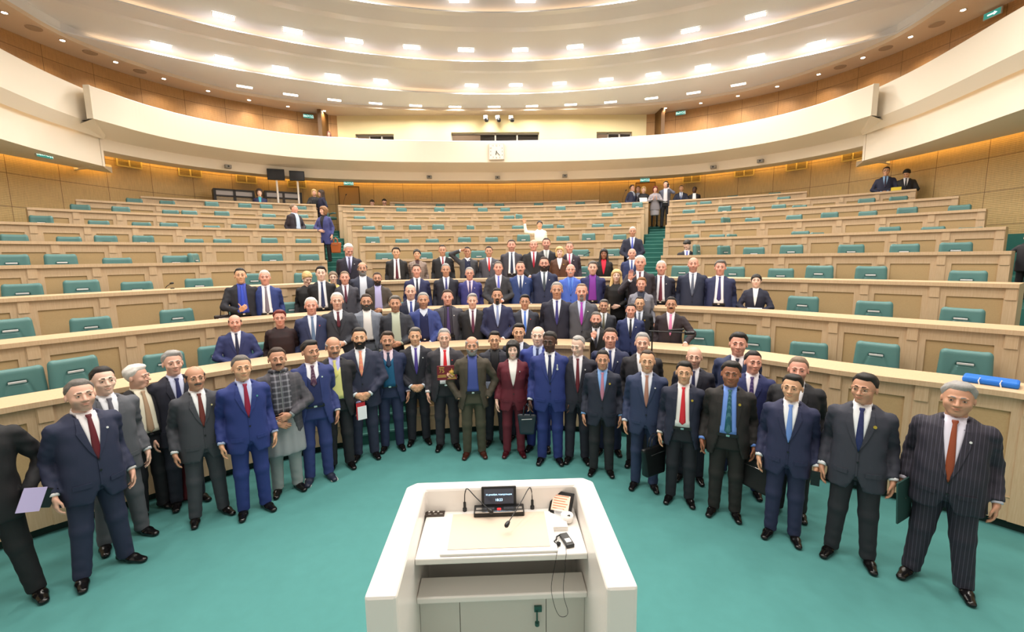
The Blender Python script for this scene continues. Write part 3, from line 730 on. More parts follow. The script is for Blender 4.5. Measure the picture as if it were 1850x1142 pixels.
for i, (u, v) in enumerate(((232, 294), (343, 312), (445, 324), (536, 333), (1250, 323.5), (1345, 312), (1440, 300), (1543, 281))):
    fixture('air_vent', u, v, offs(WALL, -.03), vent(.34, .14, M_VW, True), f'double air vent on the oak wall, {ORD[i % 4+1]} from the {"left end of the left" if i < 4 else "aisle on the right"} side', 'air vent', 'oak framed air vents')
FL = np.vstack([spline(BO, 6)*np.array([-1, 1])]); FLo = offs(FL, -.31); FR = offs(spline(BO, 6), .31)
for u, v, P, lb in ((29, 229, FLo, 'white air vent on the left balcony fascia, cut nearest the view edge'), (154, 269, FLo, 'white air vent on the left balcony fascia, nearer the step'), (1616, 255, FR, 'white air vent on the right balcony fascia, nearest the step'), (1725, 216, FR, 'white air vent, middle of the right balcony fascia'), (1820, 167, FR, 'white air vent on the right balcony fascia, farthest from the step')):
    P2 = P if P[0][1] < P[-1][1] else P[::-1]
    fixture('air_vent', u, v, P2, vent(.27, .17, M_LAC), lb, 'air vent', 'white air vents', back=.03)
FC = offs(BFs, .93)
for i, (u, v) in enumerate(((410, 302), (776, 321), (899, 322), (1020, 319), (1290, 303), (1376, 292))):
    def f(r):
        b = MB(); b.box(-.1, .1, -.16, 0, -.06, .06); b.obj('body', mat('grey_box', '#8d8a84', .5), r, bevel=.01)
        b = MB(); b.tube([(0, -.165, 0), (0, -.155, 0)], .03, 12); b.obj('lens', M_BLACK, r)
    fixture('wall_sensor', u, v, FC, f, f'small grey sensor box under the balcony edge, {ORD[i+1]} from the left', 'sensor', 'grey sensor boxes under the balcony', back=.05)
# clock on the balcony front
def clock(r):
    b = MB(); b.box(-.31, .31, -.06, 0, -.31, .31); b.obj('case', mat('clock_case', '#cbbfae', .4), r, bevel=.01)
    b = MB(); b.box(-.28, .28, -.065, -.06, -.28, .28); fc = b.obj('dial', mat('clock_dial', '#f3ece0', .5), r)
    for i in range(12):
        a = d2r(30*(i+1)); s = 1/max(abs(math.sin(a)), abs(math.cos(a)))
        text('numeral', str(i+1), .085, Matrix.Translation((.225*s*math.sin(a), -.067, .225*s*math.cos(a))) @ Matrix.Rotation(PI/2, 4, 'X'), M_DARK, fc, .001)
    for nm, a, L, w in (('hour_hand', 192, .13, .014), ('minute_hand', 138, .2, .009)):
        b = MB(); b.box(-w, w, -.075, -.07, -.03, L, Matrix.Rotation(d2r(a), 4, 'Y')); b.obj(nm, M_BLACK, r)
fixture('wall_clock', 897, 275, BFs, clock, 'square wall clock on the balcony front at the centre', 'clock', back=.02)
# three cameras on the yellow wall
for i, u in enumerate((877, 899, 923)):
    q = ondist(u, 214, 19.4); r = empty('broadcast_camera', (q[0], 19.45, q[2])); props(r, f'small white camera with dark lens on the yellow wall, {("left", "middle", "right")[i]} of three', 'camera', 'white cameras on the yellow wall')
    b = MB(); b.box(-.05, .05, -.02, .35, .08, .14); b.obj('bracket', M_LAC, r)
    b = MB(); b.box(-.09, .09, -.12, .12, -.04, .12); b.obj('body', M_LAC, r, bevel=.02)
    b = MB(); b.lathe([(.001, -.11), (.07, -.09), (.09, -.02), (.07, .04)], 14, (.05, -.12, -.06)); b.obj('lens', M_BLACK, r, smooth=True)
# wall doors as thin seams
for u0, u1, v, n in ((612, 649, 337, 1), (1148, 1183, 330, 2)):
    q0, a = hitcurve(u0, v, WL); q1, _ = hitcurve(u1, v, WL); b = MB()
    r = empty(f'door_{n}', (0, 0, 0)); r['kind'] = 'structure'
    zt = (q0[2]+q1[2])/2
    b = MB(); b.add([(q0[0], q0[1]-.05, 3.8), (q1[0], q1[1]-.05, 3.8), (q1[0], q1[1]-.05, zt), (q0[0], q0[1]-.05, zt)], [(0, 1, 2, 3)]); b.obj('leaf', mat('door_oak', '#bd8e4b', .5), r)
    b = MB()
    for A, B in (((q0[0], 3.8), (q0[0], zt)), ((q1[0], 3.8), (q1[0], zt)), ((q0[0], zt), (q1[0], zt))):
        yy = q0[1]-.06 if A[0] == q0[0] else q1[1]-.06; b.tube([(A[0], yy, A[1]), (B[0], q0[1]-.06 if B[0] == q0[0] else q1[1]-.06, B[1])], .015, 4)
    b.obj('seam', mat('seam_brown', '#6b4a26', .7), r)
# interpreter booths behind the last row, left
M_BOOTHG = mat('booth_glass', '#d9c9b0', .1, alpha=.3); M_BOOTH = mat('booth_strip', '#b9b4b4', .5)
for (ua, ub, vt, lb) in ((387, 457, 341, 'dark framed interpreter booth with glass, farther left'), (479, 543, 345, 'dark framed interpreter booth with glass, nearer the stairs')):
    A = ondist(ua, vt, 19.5); B = ondist(ub, vt+3, 19.65); zt = (A[2]+B[2])/2; L = math.hypot(B[0]-A[0], B[1]-A[1])
    r = empty('interpreter_booth', (A[0], A[1], FLOORH[9]), math.atan2(B[1]-A[1], B[0]-A[0])); props(r, lb, 'interpreter booth', 'interpreter booths')
    H = zt-FLOORH[9]
    b = MB(); 
    for x in (0, L/2, L): b.box(x-.04, x+.04, -.05, .05, 0, H)
    b.box(0, L, -.05, .05, H-.06, H); b.box(0, L, -.05, .05, H-.27, H-.22); b.box(0, L, -.05, .05, .9, .96); b.box(-.04, .0, 0, .5, 0, H); b.box(L, L+.04, 0, .5, 0, H)
    b.obj('frame', M_DARK, r)
    b = MB(); b.box(.04, L-.04, -.02, 0, H-.22, H-.06); b.obj('top_strip', M_BOOTH, r)
    b = MB(); b.box(.04, L-.04, -.01, 0, .96, H-.27); b.obj('glass', M_BOOTHG, r)
    b = MB(); b.box(.04, L-.04, -.01, 0, 0, .9); b.obj('lower_panel', M_DARK, r)
for (u, v, w, h, lb) in ((498.5, 315.5, .29, .2, 'black monitor on a white pole, left of the two'), (536.5, 318, .26, .18, 'black monitor on a white pole, right of the two')):
    q = ondist(u, v, 19.15); r = empty('monitor_stand', (q[0], q[1], FLOORH[9]), .35); H = q[2]-FLOORH[9]; props(r, lb, 'monitor', 'monitors on poles')
    b = MB(); b.box(-w, w, -.04, .03, H-h, H+h); sc_ = b.obj('monitor', M_BLACK, r, bevel=.01)
    b = MB(); b.box(-w+.03, w-.03, -.043, -.04, H-h+.03, H+h-.03); b.obj('screen', mat('off_screen', '#1e1712', .15), sc_)
    b = MB(); b.tube([(0, .06, 0), (0, .06, H-.05)], .035, 8); b.obj('pole', M_LAC, r)
# desk microphones
for i, (u, v, k) in enumerate(((311, 516, 3), (812, 433, 5), (1063, 459, 4), (625, 351, 9), (1130, 343, 9))):
    q = onrow(u, v, k, .3); zb = ROWH[k] if k < 9 else q[2]-.3
    r = empty('desk_microphone', (q[0], q[1], ROWH[k])); H = max(.1, q[2]-ROWH[k])
    b = MB(); b.lathe([(.03, 0), (.03, .015), (.001, .02)], 10); b.obj('base', M_BLACK, r)
    b = MB(); b.tube([(-.12, .0, .01), (-.1, 0, H*.4), (.0, -.02, H*.95)], .006, 6); b.tube([(-.01, -.02, H*.92), (.04, -.03, H)], .018, 8); b.obj('gooseneck', M_BLACK, r, smooth=True)
    props(r, ['small black microphone on the third row desk at left', 'small black microphone on the fifth row desk at centre', 'small black microphone on the fourth row desk near the right stairs', 'small black microphone on the top row near the left stairs', 'black gooseneck microphone on the top row beside the standing officials'][i], 'microphone', 'desk microphones')
# boom microphone stand reaching over the front row at right
a = ondist(1172, 598, 6.3); e = ondist(1254, 602, 6.25); r = empty('boom_microphone', (a[0], a[1], 0)); props(r, 'long horizontal boom microphone in front of the man in a pink tie', 'microphone')
b = MB(); b.tube([(0, 0, a[2]), tuple(e-np.array([a[0], a[1], 0]))], .009, 6); b.tube([(.25, -.05, a[2]+.01), (.45, -.1, a[2]+.03)], .015, 6); b.obj('boom', M_BLACK, r)
b = MB(); ee = e-np.array([a[0], a[1], 0]); b.tube([tuple(ee-np.array([.12, 0, 0])), tuple(ee)], .024, 8); b.obj('microphone_head', M_BLACK, r)
b = MB(); b.tube([(.05, 0, 0), (.05, 0, a[2])], .01, 6); b.lathe([(.12, 0), (.12, .015), (.02, .025)], 14, (.05, 0, 0)); b.obj('stand_pole', M_BLACK, r)
# blue bag lying on the front desk, right
q = onrow(1788, 700, 1, .2); r = empty('blue_bag', (q[0], q[1], ROWH[1]), d2r(-52)); props(r, 'bright blue bag with white handles lying on the front desk at right', 'bag')
b = MB(); b.box(-.2, .2, -.1, .12, 0, .06); b.obj('body', mat('bright_blue', '#0f6fd6', .5), r, bevel=.02)
for x in (-.07, .08):
    b = MB(); b.tube([(x, -.11, .0), (x-.01, -.115, .04), (x, -.1, .07)], .006, 6); b.obj('handle', M_LAC, r)
# white papers on desks
PAP = [(637, 484, 0)]
# ------------------------------------------------------------------ people
TZ = np.array([.74, .90, 1.05, 1.20, 1.32, 1.40, 1.445, 1.485, 1.53])
TW = np.array([.203, .197, .182, .190, .199, .186, .132, .078, .062])
TD = np.array([.135, .135, .125, .130, .128, .112, .092, .072, .06])
TN = 2.5
class Body:
    def __init__(s, fat=0., wom=False):
        s.fat = fat; f = fat
        s.w = TW+np.array([.014, .018, .020, .012, .008, .005, .002, .002, .002])*f-(np.array([.0, -.004, .018, .012, .018, .022, .012, .006, .005]) if wom else 0)
        s.d = TD+np.array([.016, .024, .028, .018, .010, .006, .003, .002, .002])*f
        s.c = np.array([0, -.004, -.006, -.004, 0, .004, .01, .012, .012])-np.array([.006, .012, .014, .008, .002, 0, 0, 0, 0])*f
        if wom: s.d[3:5] += .012; s.c[3:5] -= .012
        s.sh = .185-(.022 if wom else 0)+.004*f
    def prof(s, z): return np.interp(z, TZ, s.w), np.interp(z, TZ, s.d), np.interp(z, TZ, s.c)
    def front(s, x, z, off=0.):
        w, d, c = s.prof(z); q = np.clip(1-np.abs(x/w)**TN, 0, 1)**(1/TN); return c-d*q-off
    def torso(s, X, Y, Z, g=0., z0=.8, z1=1.49):
        w, d, c = s.prof(Z); w = w+g; d = d+g
        k = (np.abs(X/w)**TN+np.abs((Y-c)/d)**TN)**(1/TN)
        return np.maximum((k-1)*np.minimum(w, d), np.maximum(z0-Z, Z-z1))
def ik(S, W, bend, a=.30, b=.275):
    S = np.array(S, float); W = np.array(W, float); v = W-S; L = np.linalg.norm(v)
    if L > (a+b)*.995: W = S+v/L*(a+b)*.995; v = W-S; L = np.linalg.norm(v)
    t = (a*a-b*b+L*L)/(2*L); h = math.sqrt(max(a*a-t*t, 0)); n = v/L
    bd = np.array(bend, float); bd -= n*(bd@n); bd /= np.linalg.norm(bd)+1e-9
    return S+n*t+bd*h, W
def arm_pose(name, side, B):
    f = B.fat; x = side
    S = (x*B.sh, .005, 1.368)
    P = {
     'down': ((x*(.246+.016*f), -.035, .865), (x*.02, 1, 0), (0, -.12, -1), (-x, 0, 0), 'relax'),
     'front': ((x*.095, -.185-.03*f, .935), (x*1, .35, -.2), (-x*.85, -.05, -.5), (0, 1, 0), 'relax'),
     'front2': ((x*.075, -.195-.03*f, 1.0), (x*1, .35, -.2), (-x*.95, -.1, -.25), (0, 1, 0), 'relax'),
     'back': ((x*.12, .16, .93), (x*1, .5, 0), (-x*.6, .1, -.6), (0, -1, 0), 'relax'),
     'pocket': ((x*(.205+.01*f), -.07, .885), (x*1, .6, 0), (-x*.2, 0, -1), (-x, 0, 0), None),
     'book': ((x*.13, -.25-.03*f, 1.12), (x*1, .3, -.5), (-x*.6, -.3, .15), (0, -.2, 1), 'fist'),
     'hold': ((x*(.24), -.10, .92), (x*.5, .7, 0), (0, -.5, -.8), (-x, 0, 0), 'fist'),
     'thumb': ((x*.06, -.26, 1.05), (x*1, .2, -.6), (-x*.55, -.5, .45), (0, 1, 0), 'thumb'),
     'wave': ((x*.36, -.10, 1.62), (x*1, .2, -.8), (x*.1, -.1, 1), (0, -1, 0), 'open'),
     'reach': ((x*.50, -.05, 1.66), (x*.6, .1, -1), (x*.25, -.1, 1), (0, -1, 0), 'open'),
     'palm': ((x*.16, -.26, 1.33), (x*.7, .2, -1), (-x*.1, -.15, 1), (0, -1, 0), 'open'),
     'elbowup': ((x*.17, -.14, 1.66), (x*1, .0, .8), (-x*.9, 0, .3), (0, -.3, -1), 'relax'),
     'chin': ((x*.05, -.23, 1.32), (x*1, -.1, -1), (-x*.3, .25, 1), (0, 1, .2), 'fist'),
     'clap': ((x*.07, -.27, 1.16), (x*1, .2, -.8), (-x*.15, -.4, .9), (-x, 0, 0), 'open'),
     'phone': ((x*.10, -.22, 1.45), (x*1, -.1, -.9), (-x*.2, -.1, 1), (0, 1, 0), 'fist'),
     'lean': ((x*.24, -.34, 1.03), (x*.8, .6, 0), (0, -1, -.25), (0, 0, -1), 'relax'),
    }[name]
    W, bend, fd, pd, kind = P
    E, W = ik(S, W, bend)
    return np.array(S), E, W, np.array(fd, float), np.array(pd, float), kind
HANDS = {}
def hand(kind, h):
    key = (kind, h)
    if key in HANDS: return HANDS[key]
    curl = {'relax': .55, 'fist': 1.45, 'open': .08, 'thumb': 1.5}[kind]
    fing = []
    for y, L, zr in ((-.030, .070, -.088), (-.010, .078, -.094), (.011, .073, -.092), (.031, .058, -.084)):
        sp = (y*1.0 if kind == 'open' else y*.15)
        p0 = np.array([0, y, zr]); a = curl*.45
        p1 = p0+L*.45*np.array([-math.sin(a), sp*4*(.3), -math.cos(a)]); a2 = curl*1.15
        p2 = p1+L*.33*np.array([-math.sin(a2), sp*.4, -math.cos(a2)]); a3 = curl*1.8
        p3 = p2+L*.27*np.array([-math.sin(a3), 0, -math.cos(a3)])
        fing.append((p0, p1, p2, p3))
    if kind == 'thumb': th = [(-.008, -.032, -.045), (-.012, -.062, -.058), (-.010, -.098, -.062)]
    elif kind == 'fist': th = [(-.008, -.034, -.035), (-.030, -.050, -.065), (-.042, -.030, -.088)]
    elif kind == 'open': th = [(-.006, -.034, -.03), (-.012, -.066, -.062), (-.012, -.085, -.095)]
    else: th = [(-.008, -.034, -.03), (-.024, -.050, -.066), (-.030, -.046, -.098)]
    r = max(.0085, h*.95)
    def f(X, Y, Z):
        d = rbox(X, Y, Z, (0, 0, -.052), (.0135, .040, .046), .013)
        d = smin(d, rc(X, Y, Z, (0, 0, .03), (0, 0, -.02), .026, .024), .02)
        d = smin(d, ell(X, Y, Z, (-.008, -.022, -.042), (.015, .02, .03)), .01)
        for p in fing:
            e = np.minimum(rc(X, Y, Z, p[0], p[1], r+.001, r), np.minimum(rc(X, Y, Z, p[1], p[2], r, r*.93), rc(X, Y, Z, p[2], p[3], r*.93, r*.8)))
            d = smin(d, e, .004)
        e = np.minimum(rc(X, Y, Z, th[0], th[1], r*1.35, r*1.15), rc(X, Y, Z, th[1], th[2], r*1.15, r*.9))
        return smin(d, e, .007)
    P, F = snet(f, (-.085, -.11, -.20), (.03, .06, .065), h)
    HANDS[key] = (P, F); return P, F
def head_sdf(fs):
    """fs: face width factor, jaw factor"""
    wf, jf, ns = fs
    def f(X, Y, Z):
        x = X/wf
        d = ell(x, Y, Z, (0, .014, .036), (.076, .096, .086))
        d = smin(d, ell(x, Y, Z, (0, -.020, -.034), (.062*jf, .070, .078)), .03)
        d = smin(d, ell(x, Y, Z, (0, -.056, -.094), (.030*jf, .030, .024)), .022)
        ax = np.abs(x)
        d = smin(d, ell(ax, Y, Z, (.038, -.056, -.028), (.024, .026, .024)), .015)
        d = smin(d, ell(ax, Y, Z, (.026, -.082, .020), (.030, .013, .009)), .010)
        d = smax(d, -ell(ax, Y, Z, (.031, -.101, .000), (.019, .016, .012)), .010)
        n = np.minimum(rc(x, Y, Z, (0, -.084, .010), (0, -.108*ns, -.034), .008, .0125), ell(ax, Y, Z, (.012, -.094, -.037), (.009, .012, .008)))
        d = smin(d, n, .008)
        d = smin(d, ell(x, Y, Z, (0, -.087, -.061), (.024, .010, .0055)), .005)
        d = smin(d, ell(x, Y, Z, (0, -.084, -.071), (.019, .011, .006)), .005)
        d = smax(d, -rbox(x, Y, Z, (0, -.100, -.0655), (.022, .008, .001), .001), .003)
        d = smin(d, ell(ax, Y, Z, (.031, -.079, .000), (.0125, .0125, .0105)), .002)
        e = ell(np.abs(X)-.076*wf, Y-.2*(np.abs(X)-.076*wf), Z, (.003, .012, -.006), (.008, .016, .028))
        d = smin(d, e, .006)
        nk = rc(X, Y, Z, (0, .018, -.06), (0, .040, -.20), .053*max(wf, 1), .060*max(wf, 1))
        return smin(d, nk, .02)
    return f
def hair_sdf(style, wf):
    def cran(x, Y, Z, t): return ell(x, Y, Z, (0, .014, .036), (.076+t, .096+t, .086+t))
    def f(X, Y, Z):
        x = X/wf
        nz = .0035*np.sin(90*X+3+30*Z)*np.sin(60*Y+50*Z)
        S = style
        if S in ('short', 'full', 'reced', 'buzz', 'part', 'bangs'):
            t = {'short': .009, 'full': .015, 'reced': .007, 'buzz': .006, 'part': .011, 'bangs': .016}[S]
            k = {'short': .010, 'full': .004, 'reced': .034, 'buzz': .010, 'part': .006, 'bangs': -.030}[S]
            e_ = np.clip((Z+Y*1.02-k+.35*np.maximum(Y, 0)+.002)/.05, 0, 1)
            t = t*(.4+.6*np.clip((Z-.015)/.055, 0, 1)) if S != 'bangs' else t
            d = cran(x, Y, Z, t*e_-.003*(1-e_))+nz*e_
            if S in ('short', 'reced'): d = smin(d, ell(x, Y, Z, (0, -.005, .098), (.050, .060, .028)), .02)
            if S in ('full', 'part', 'bangs'): d = smin(d, ell(x, Y, Z, (.012, -.022, .100), (.056, .058, .030)), .02)
            cut = (k-(Z+Y*1.02)-.35*np.maximum(Y, 0)-.006*np.sin(55*X+1))*.7+(.013*np.exp(-((np.abs(X)-.050)/.014)**2)*(Y < -.02) if S not in ('bangs',) else 0)
            if S == 'reced': cut = smax(cut, -(ell(np.abs(x), Y, Z, (.046, -.070, .078), (.022, .045, .03))), .01)
            if S != 'bangs': cut = np.maximum(cut, np.where(Y < -.035, (np.abs(x)-.062)*.6, -1)*0+cut)
            return np.maximum(d, cut)
        if S in ('bald', 'fringe'):   # sides and back only
            d = cran(x, Y, Z, .006)+nz
            cut = np.maximum((-.010-(Z+Y*1.0))*.7, Z-(.048 if S == 'bald' else .070)-.25*Y)
            return np.maximum(d, cut)
        if S in ('bob', 'long', 'curly', 'bun', 'pony'):
            t = .022 if S != 'curly' else .035
            if S in ('bun', 'pony'): t = .010
            d = cran(x, Y, Z, t)+nz*(2 if S == 'curly' else 1)
            cut = (-.022-(Z+Y*1.0))*.7
            d = np.maximum(d, cut)
            if S in ('bob', 'curly'):
                s_ = ell(np.abs(x), Y, Z, (.066, .012, -.025), (.030, .062, .085))
                b_ = ell(x, Y, Z, (0, .055, -.02), (.085, .055, .095)); d = smin(d, smin(s_, b_, .02), .02)
                if S == 'bob': d = smin(d, ell(x, Y, Z, (-.02, -.075, .075), (.05, .028, .02)), .02)
            if S == 'long':
                s_ = rc(np.abs(x), Y, Z, (.070, .01, .03), (.098, -.005, -.22), .026, .034)
                b_ = rc(x, Y, Z, (0, .06, .02), (0, .085, -.26), .065, .07); d = smin(d, smin(s_, b_, .03), .02)
            if S == 'bun': d = smin(d, ell(x, Y, Z, (0, .125, .03), (.035, .03, .035)), .01)
            if S == 'pony': d = smin(d, rc(x, Y, Z, (0, .11, .02), (.02, .12, -.16), .028, .015), .015)
            return d
    return f
SKINS = {'p': '#e0b09a', 'f': '#e8c2ae', 't': '#c59276', 'a': '#d7a684', 'b': '#96634a', 'k': '#50352a', 'r': '#dda08b'}
HAIRC = {'k': '#15110f', 'n': '#2c1f18', 'g': '#8b8886', 'w': '#cfcac3', 's': '#4d4946', 'y': '#c9a468', 'r': '#5b1f1c', 'l': '#7a5335', 'c': '#6d5a48', 'z': '#b9a684'}
HAIRD = {'k': '#26211e', 'n': '#4a382c', 'g': '#a9a6a3', 'w': '#eae6e0', 's': '#7d7771', 'y': '#e0c48a', 'r': '#7d2c24', 'l': '#9c7148', 'c': '#8d7a66', 'z': '#cbb89c'}
M_SKIN = mat('skin', '#ffffff', .5, pattern='attr')
M_EYEW = mat('eye_white', '#d9d0c8', .3); M_IRIS = mat('iris_dark', '#1c130e', .2); M_SHOE = mat('black_shoe', '#0d0c0d', .22); M_SHOEB = mat('brown_shoe', '#38180f', .3)
M_BELT = mat('belt', '#0b0b0c', .35)
def grid_patch(z, hw, B, off, cols=7, bul=0., xc=None):
    V = []; F = []; n = len(z)
    for i, (zz, w) in enumerate(zip(z, hw)):
        c = 0 if xc is None else xc[i]
        for j in range(cols):
            s = 2*j/(cols-1)-1; x = c+w*s; y = float(B.front(np.array(x), np.array(zz), off))-bul*(1-s*s); V.append((x, y, zz))
    for i in range(n-1):
        for j in range(cols-1):
            a = i*cols+j; F.append((a, a+1, a+cols+1, a+cols))
    return V, F
def slab(V, F, cols, n, thick):
    """give a patch a thickness towards +y"""
    m = len(V); V2 = V+[(x, y+thick, z) for x, y, z in V]
    F2 = list(F)+[tuple(i+m for i in f)[::-1] for f in F]
    bd = [j for j in range(cols)]+[i*cols+cols-1 for i in range(1, n)]+[(n-1)*cols+j for j in range(cols-2, -1, -1)]+[i*cols for i in range(n-2, 0, -1)]
    for a, b in zip(bd, bd[1:]+bd[:1]): F2.append((b, a, a+m, b+m))
    return V2, F2
def rotm(yaw, pitch, roll=0.): return np.array(Matrix.Rotation(yaw, 3, 'Z') @ Matrix.Rotation(pitch, 3, 'X') @ Matrix.Rotation(roll, 3, 'Y'))
SUIT = {}
def person(P):
    (x, y, zf, hgt, rz, q) = P['pos']; S = P
    s = hgt/1.75; far = q > 1.6
    B = Body(S['fat'], S['wom'])
    root_label = S['label']
    hs = .0062*q; js = .0155*max(1, q*.85)
    arms = [arm_pose(S['arms'][0], -1, B), arm_pose(S['arms'][1], 1, B)]   # viewer left, viewer right
    sk = np.array(lin(SKINS[S['skin']]))
    # head
    yaw, pit, rol = S['head']
    Rm = rotm(d2r(yaw), -d2r(pit), d2r(rol)); hc = np.array([0, -.012, 1.617]); HS = 1.09
    fs = (S['face'][0], S['face'][1], S['face'][2])
    V, F = snet(head_sdf(fs), (-.105, -.135, -.19), (.105, .125, .14), hs)
    col = np.tile(sk, (len(V), 1))
    lip = np.exp(-(((V[:, 0])/.024)**2+((V[:, 2]+.066)/.0085)**2)*1.4)*(V[:, 1] < -.07)
    lc = sk*np.array([.80, .52, .50]) if not S['wom'] else sk*np.array([.85, .35, .36]); col = col*(1-lip[:, None])+lc*lip[:, None]
    if S['stub']:
        st = np.clip((-.035-V[:, 2])/.02, 0, 1)*np.clip((.11+V[:, 2])/.02, 0, 1)*(V[:, 1] < .02)*.45*(1-lip); col = col*(1-st[:, None])+np.array(lin('#4a413c'))*st[:, None]
    # turning fades out down the neck
    k = np.clip((V[:, 2]+.15)/.08, 0, 1)[:, None]
    W = ((V @ Rm.T)*k+V*(1-k))*HS+hc
    # coarse core under the clothes so that the body is one figure from head to foot
    def core(X, Y, Z):
        d = B.torso(X, Y, Z, -.03, .86, 1.38)
        for (Sh, E, Wr, fd, pd, kd) in arms:
            d = np.minimum(d, np.minimum(rc(X, Y, Z, Sh, E, .04, .033), rc(X, Y, Z, E, Wr, .034, .026)))
        if S['legs']:
            for sd in (-1, 1): d = np.minimum(d, np.minimum(rc(X, Y, Z, (sd*.088, 0, .88), (sd*(.098+S['stance']*.4), -.012, .48), .06, .045), rc(X, Y, Z, (sd*(.098+S['stance']*.4), -.012, .48), (sd*(.108+S['stance']), .01, .09), .042, .03)))
        return d
    ch = .028*max(1, q*.7)
    zl = .06 if S['legs'] else .8
    hi = 1.5 if all(a[2][2] < 1.4 for a in arms) else 1.8
    V2, F2 = snet(core, (-.62 if 'reach' in S['arms'] or 'wave' in S['arms'] else -.36, -.42, zl), (.62 if 'reach' in S['arms'] or 'wave' in S['arms'] else .36, .3, hi), ch)
    VV = [W, V2]; FF = [F, F2+len(W)]; CC = [col, np.tile(sk, (len(V2), 1))]; n = len(W)+len(V2)
    for sd, (Sh, E, Wr, fd, pd, kd) in zip((-1, 1), arms):
        if kd is None: continue
        Hv, Hf = hand(kd, .0058*max(1, q*.8)); Hv = Hv.copy(); Hf = Hf.copy()
        if sd < 0: Hv[:, 0] *= -1; Hf = Hf[:, ::-1]
        Z = -fd/np.linalg.norm(fd); X = -pd*sd; X = X-Z*(X@Z); X /= np.linalg.norm(X); Y = np.cross(Z, X)
        Hv = Hv @ np.stack([X, Y, Z]) + (Wr+Z*-.018)
        VV.append(Hv); FF.append(Hf+n); CC.append(np.tile(sk*np.array([1.0, .95, .93]), (len(Hv), 1))); n += len(Hv)
    body = mesh_obj('person', np.vstack(VV), np.vstack(FF), M_SKIN, None, True, np.vstack(CC))
    body.location = (x, y, zf); body.rotation_euler = (0, 0, rz); body.scale = (s, s, s)
    props(body, root_label, 'person', S.get('group'))
    # eyes, eyebrows, hair
    def hx(mb_pts): return (np.array(mb_pts) @ Rm.T)*HS+hc
    if not S['noface']:
        sub = 8; bw = .0034 if S['wom'] else .0048
        MBR = mat('brow_'+S['hair'][1], HAIRC[{'w': 'g', 'y': 'l', 'z': 'c'}.get(S['hair'][1], S['hair'][1])], .8)
        for sd in (-1, 1):
            mb = MB(); c = (sd*.031*fs[0], -.0895, .000); v = []
            for i in range(5):
                for j in range(sub):
                    a = 2*PI*j/sub; r_ = i/4
                    v.append((c[0]+.0125*r_*math.cos(a), c[1]-.004*(1-r_*r_)-.0005, c[2]+.0052*r_*math.sin(a)*(1 if math.sin(a) > 0 else .8)))
            mb.add(hx(v), [(i*sub+j, i*sub+(j+1) % sub, (i+1)*sub+(j+1) % sub, (i+1)*sub+j) for i in range(4) for j in range(sub)])
            nf = len(mb.f); c = (sd*.031*fs[0], -.0945, .000)
            mb.add(hx([(c[0]+.0058*math.cos(2*PI*j/8), c[1]-.0002, c[2]+.0050*math.sin(2*PI*j/8)) for j in range(8)]), [tuple(range(8))])
            mb.add(hx([(c[0]+.013*t, c[1]+.0035*t*t+.0005, c[2]+.0048*(1-t*t)+.0012*o) for t in (-1, -.5, 0, .5, 1) for o in (-1, 1)]), [(2*i, 2*i+1, 2*i+3, 2*i+2) for i in range(4)])
            me = mesh_obj('eye', mb.v, mb.f, [M_EYEW, M_IRIS], body, True)
            for i in range(nf, len(mb.f)): me.data.polygons[i].material_index = 1
            mb = MB(); v = []
            for i in range(6):
                t = i/5; xx = sd*(.012+.036*t)*fs[0]; zz = .0195+.008*math.sin(PI*(.15+.7*t))*1.0-.002*t; yy = -.0995+.024*t*t
                for o in (-1, 1): v.append((xx, yy-(.001 if o < 0 else 0), zz+o*bw*(1-.5*t)))
                v.append((xx, yy-.004, zz))
            f = []
            for i in range(5): a = 3*i; f += [(a, a+3, a+5, a+2), (a+2, a+5, a+4, a+1)]
            mb.add(hx(v), f); mesh_obj('eyebrow', mb.v, mb.f, MBR, body)
    hst, hcl = S['hair']
    MH = mat('hair_'+hcl, HAIRC[hcl], .6, pattern='noise', c2=HAIRD[hcl], scale=70, bump=.8, bscale=170)
    if hst != 'none':
        lo = (-.14, -.13, -.36 if hst == 'long' else -.22 if hst == 'pony' else -.14); hi_ = (.14, .19, .17)
        V, F = snet(hair_sdf(hst, fs[0]), lo, hi_, hs*1.15)
        if len(V): mesh_obj('hair', hx(V), F, MH, body)
    if S['must'] or S['beard']:
        hd = head_sdf(fs)
        def fb(X, Y, Z):
            d = 1.
            base = hd(X, Y, Z)-.006
            if S['must']: d = np.maximum(base-.002, np.maximum(np.abs(Z+.0515+.06*np.abs(X))-.0075, np.abs(X)-.030)); d = np.maximum(d, Y+.05)
            if S['beard']:
                g = np.maximum(base, np.maximum(Z+.050-.35*np.maximum(np.abs(X)-.035, 0)*1.6, np.maximum(Y-.0, -Z-.128)))
                if S['beard'] == 2: g = np.maximum(g, np.abs(X)-.026)
                g = np.maximum(g, -ell(X, Y, Z, (0, -.094, -.066), (.022, .02, .0075)))
                d = np.minimum(d, g) if S['must'] else g
            return d+0*X
        V, F = snet(fb, (-.09, -.13, -.135), (.09, .03, .0), hs)
        MB_ = mat('hair_'+(S['bcol'] or hcl), HAIRC[S['bcol'] or hcl], .6, pattern='noise', c2=HAIRC[S['bcol'] or hcl], scale=80, bump=.6, bscale=160)
        if len(V): mesh_obj('beard' if S['beard'] else 'moustache', hx(V), F, MB_, body)
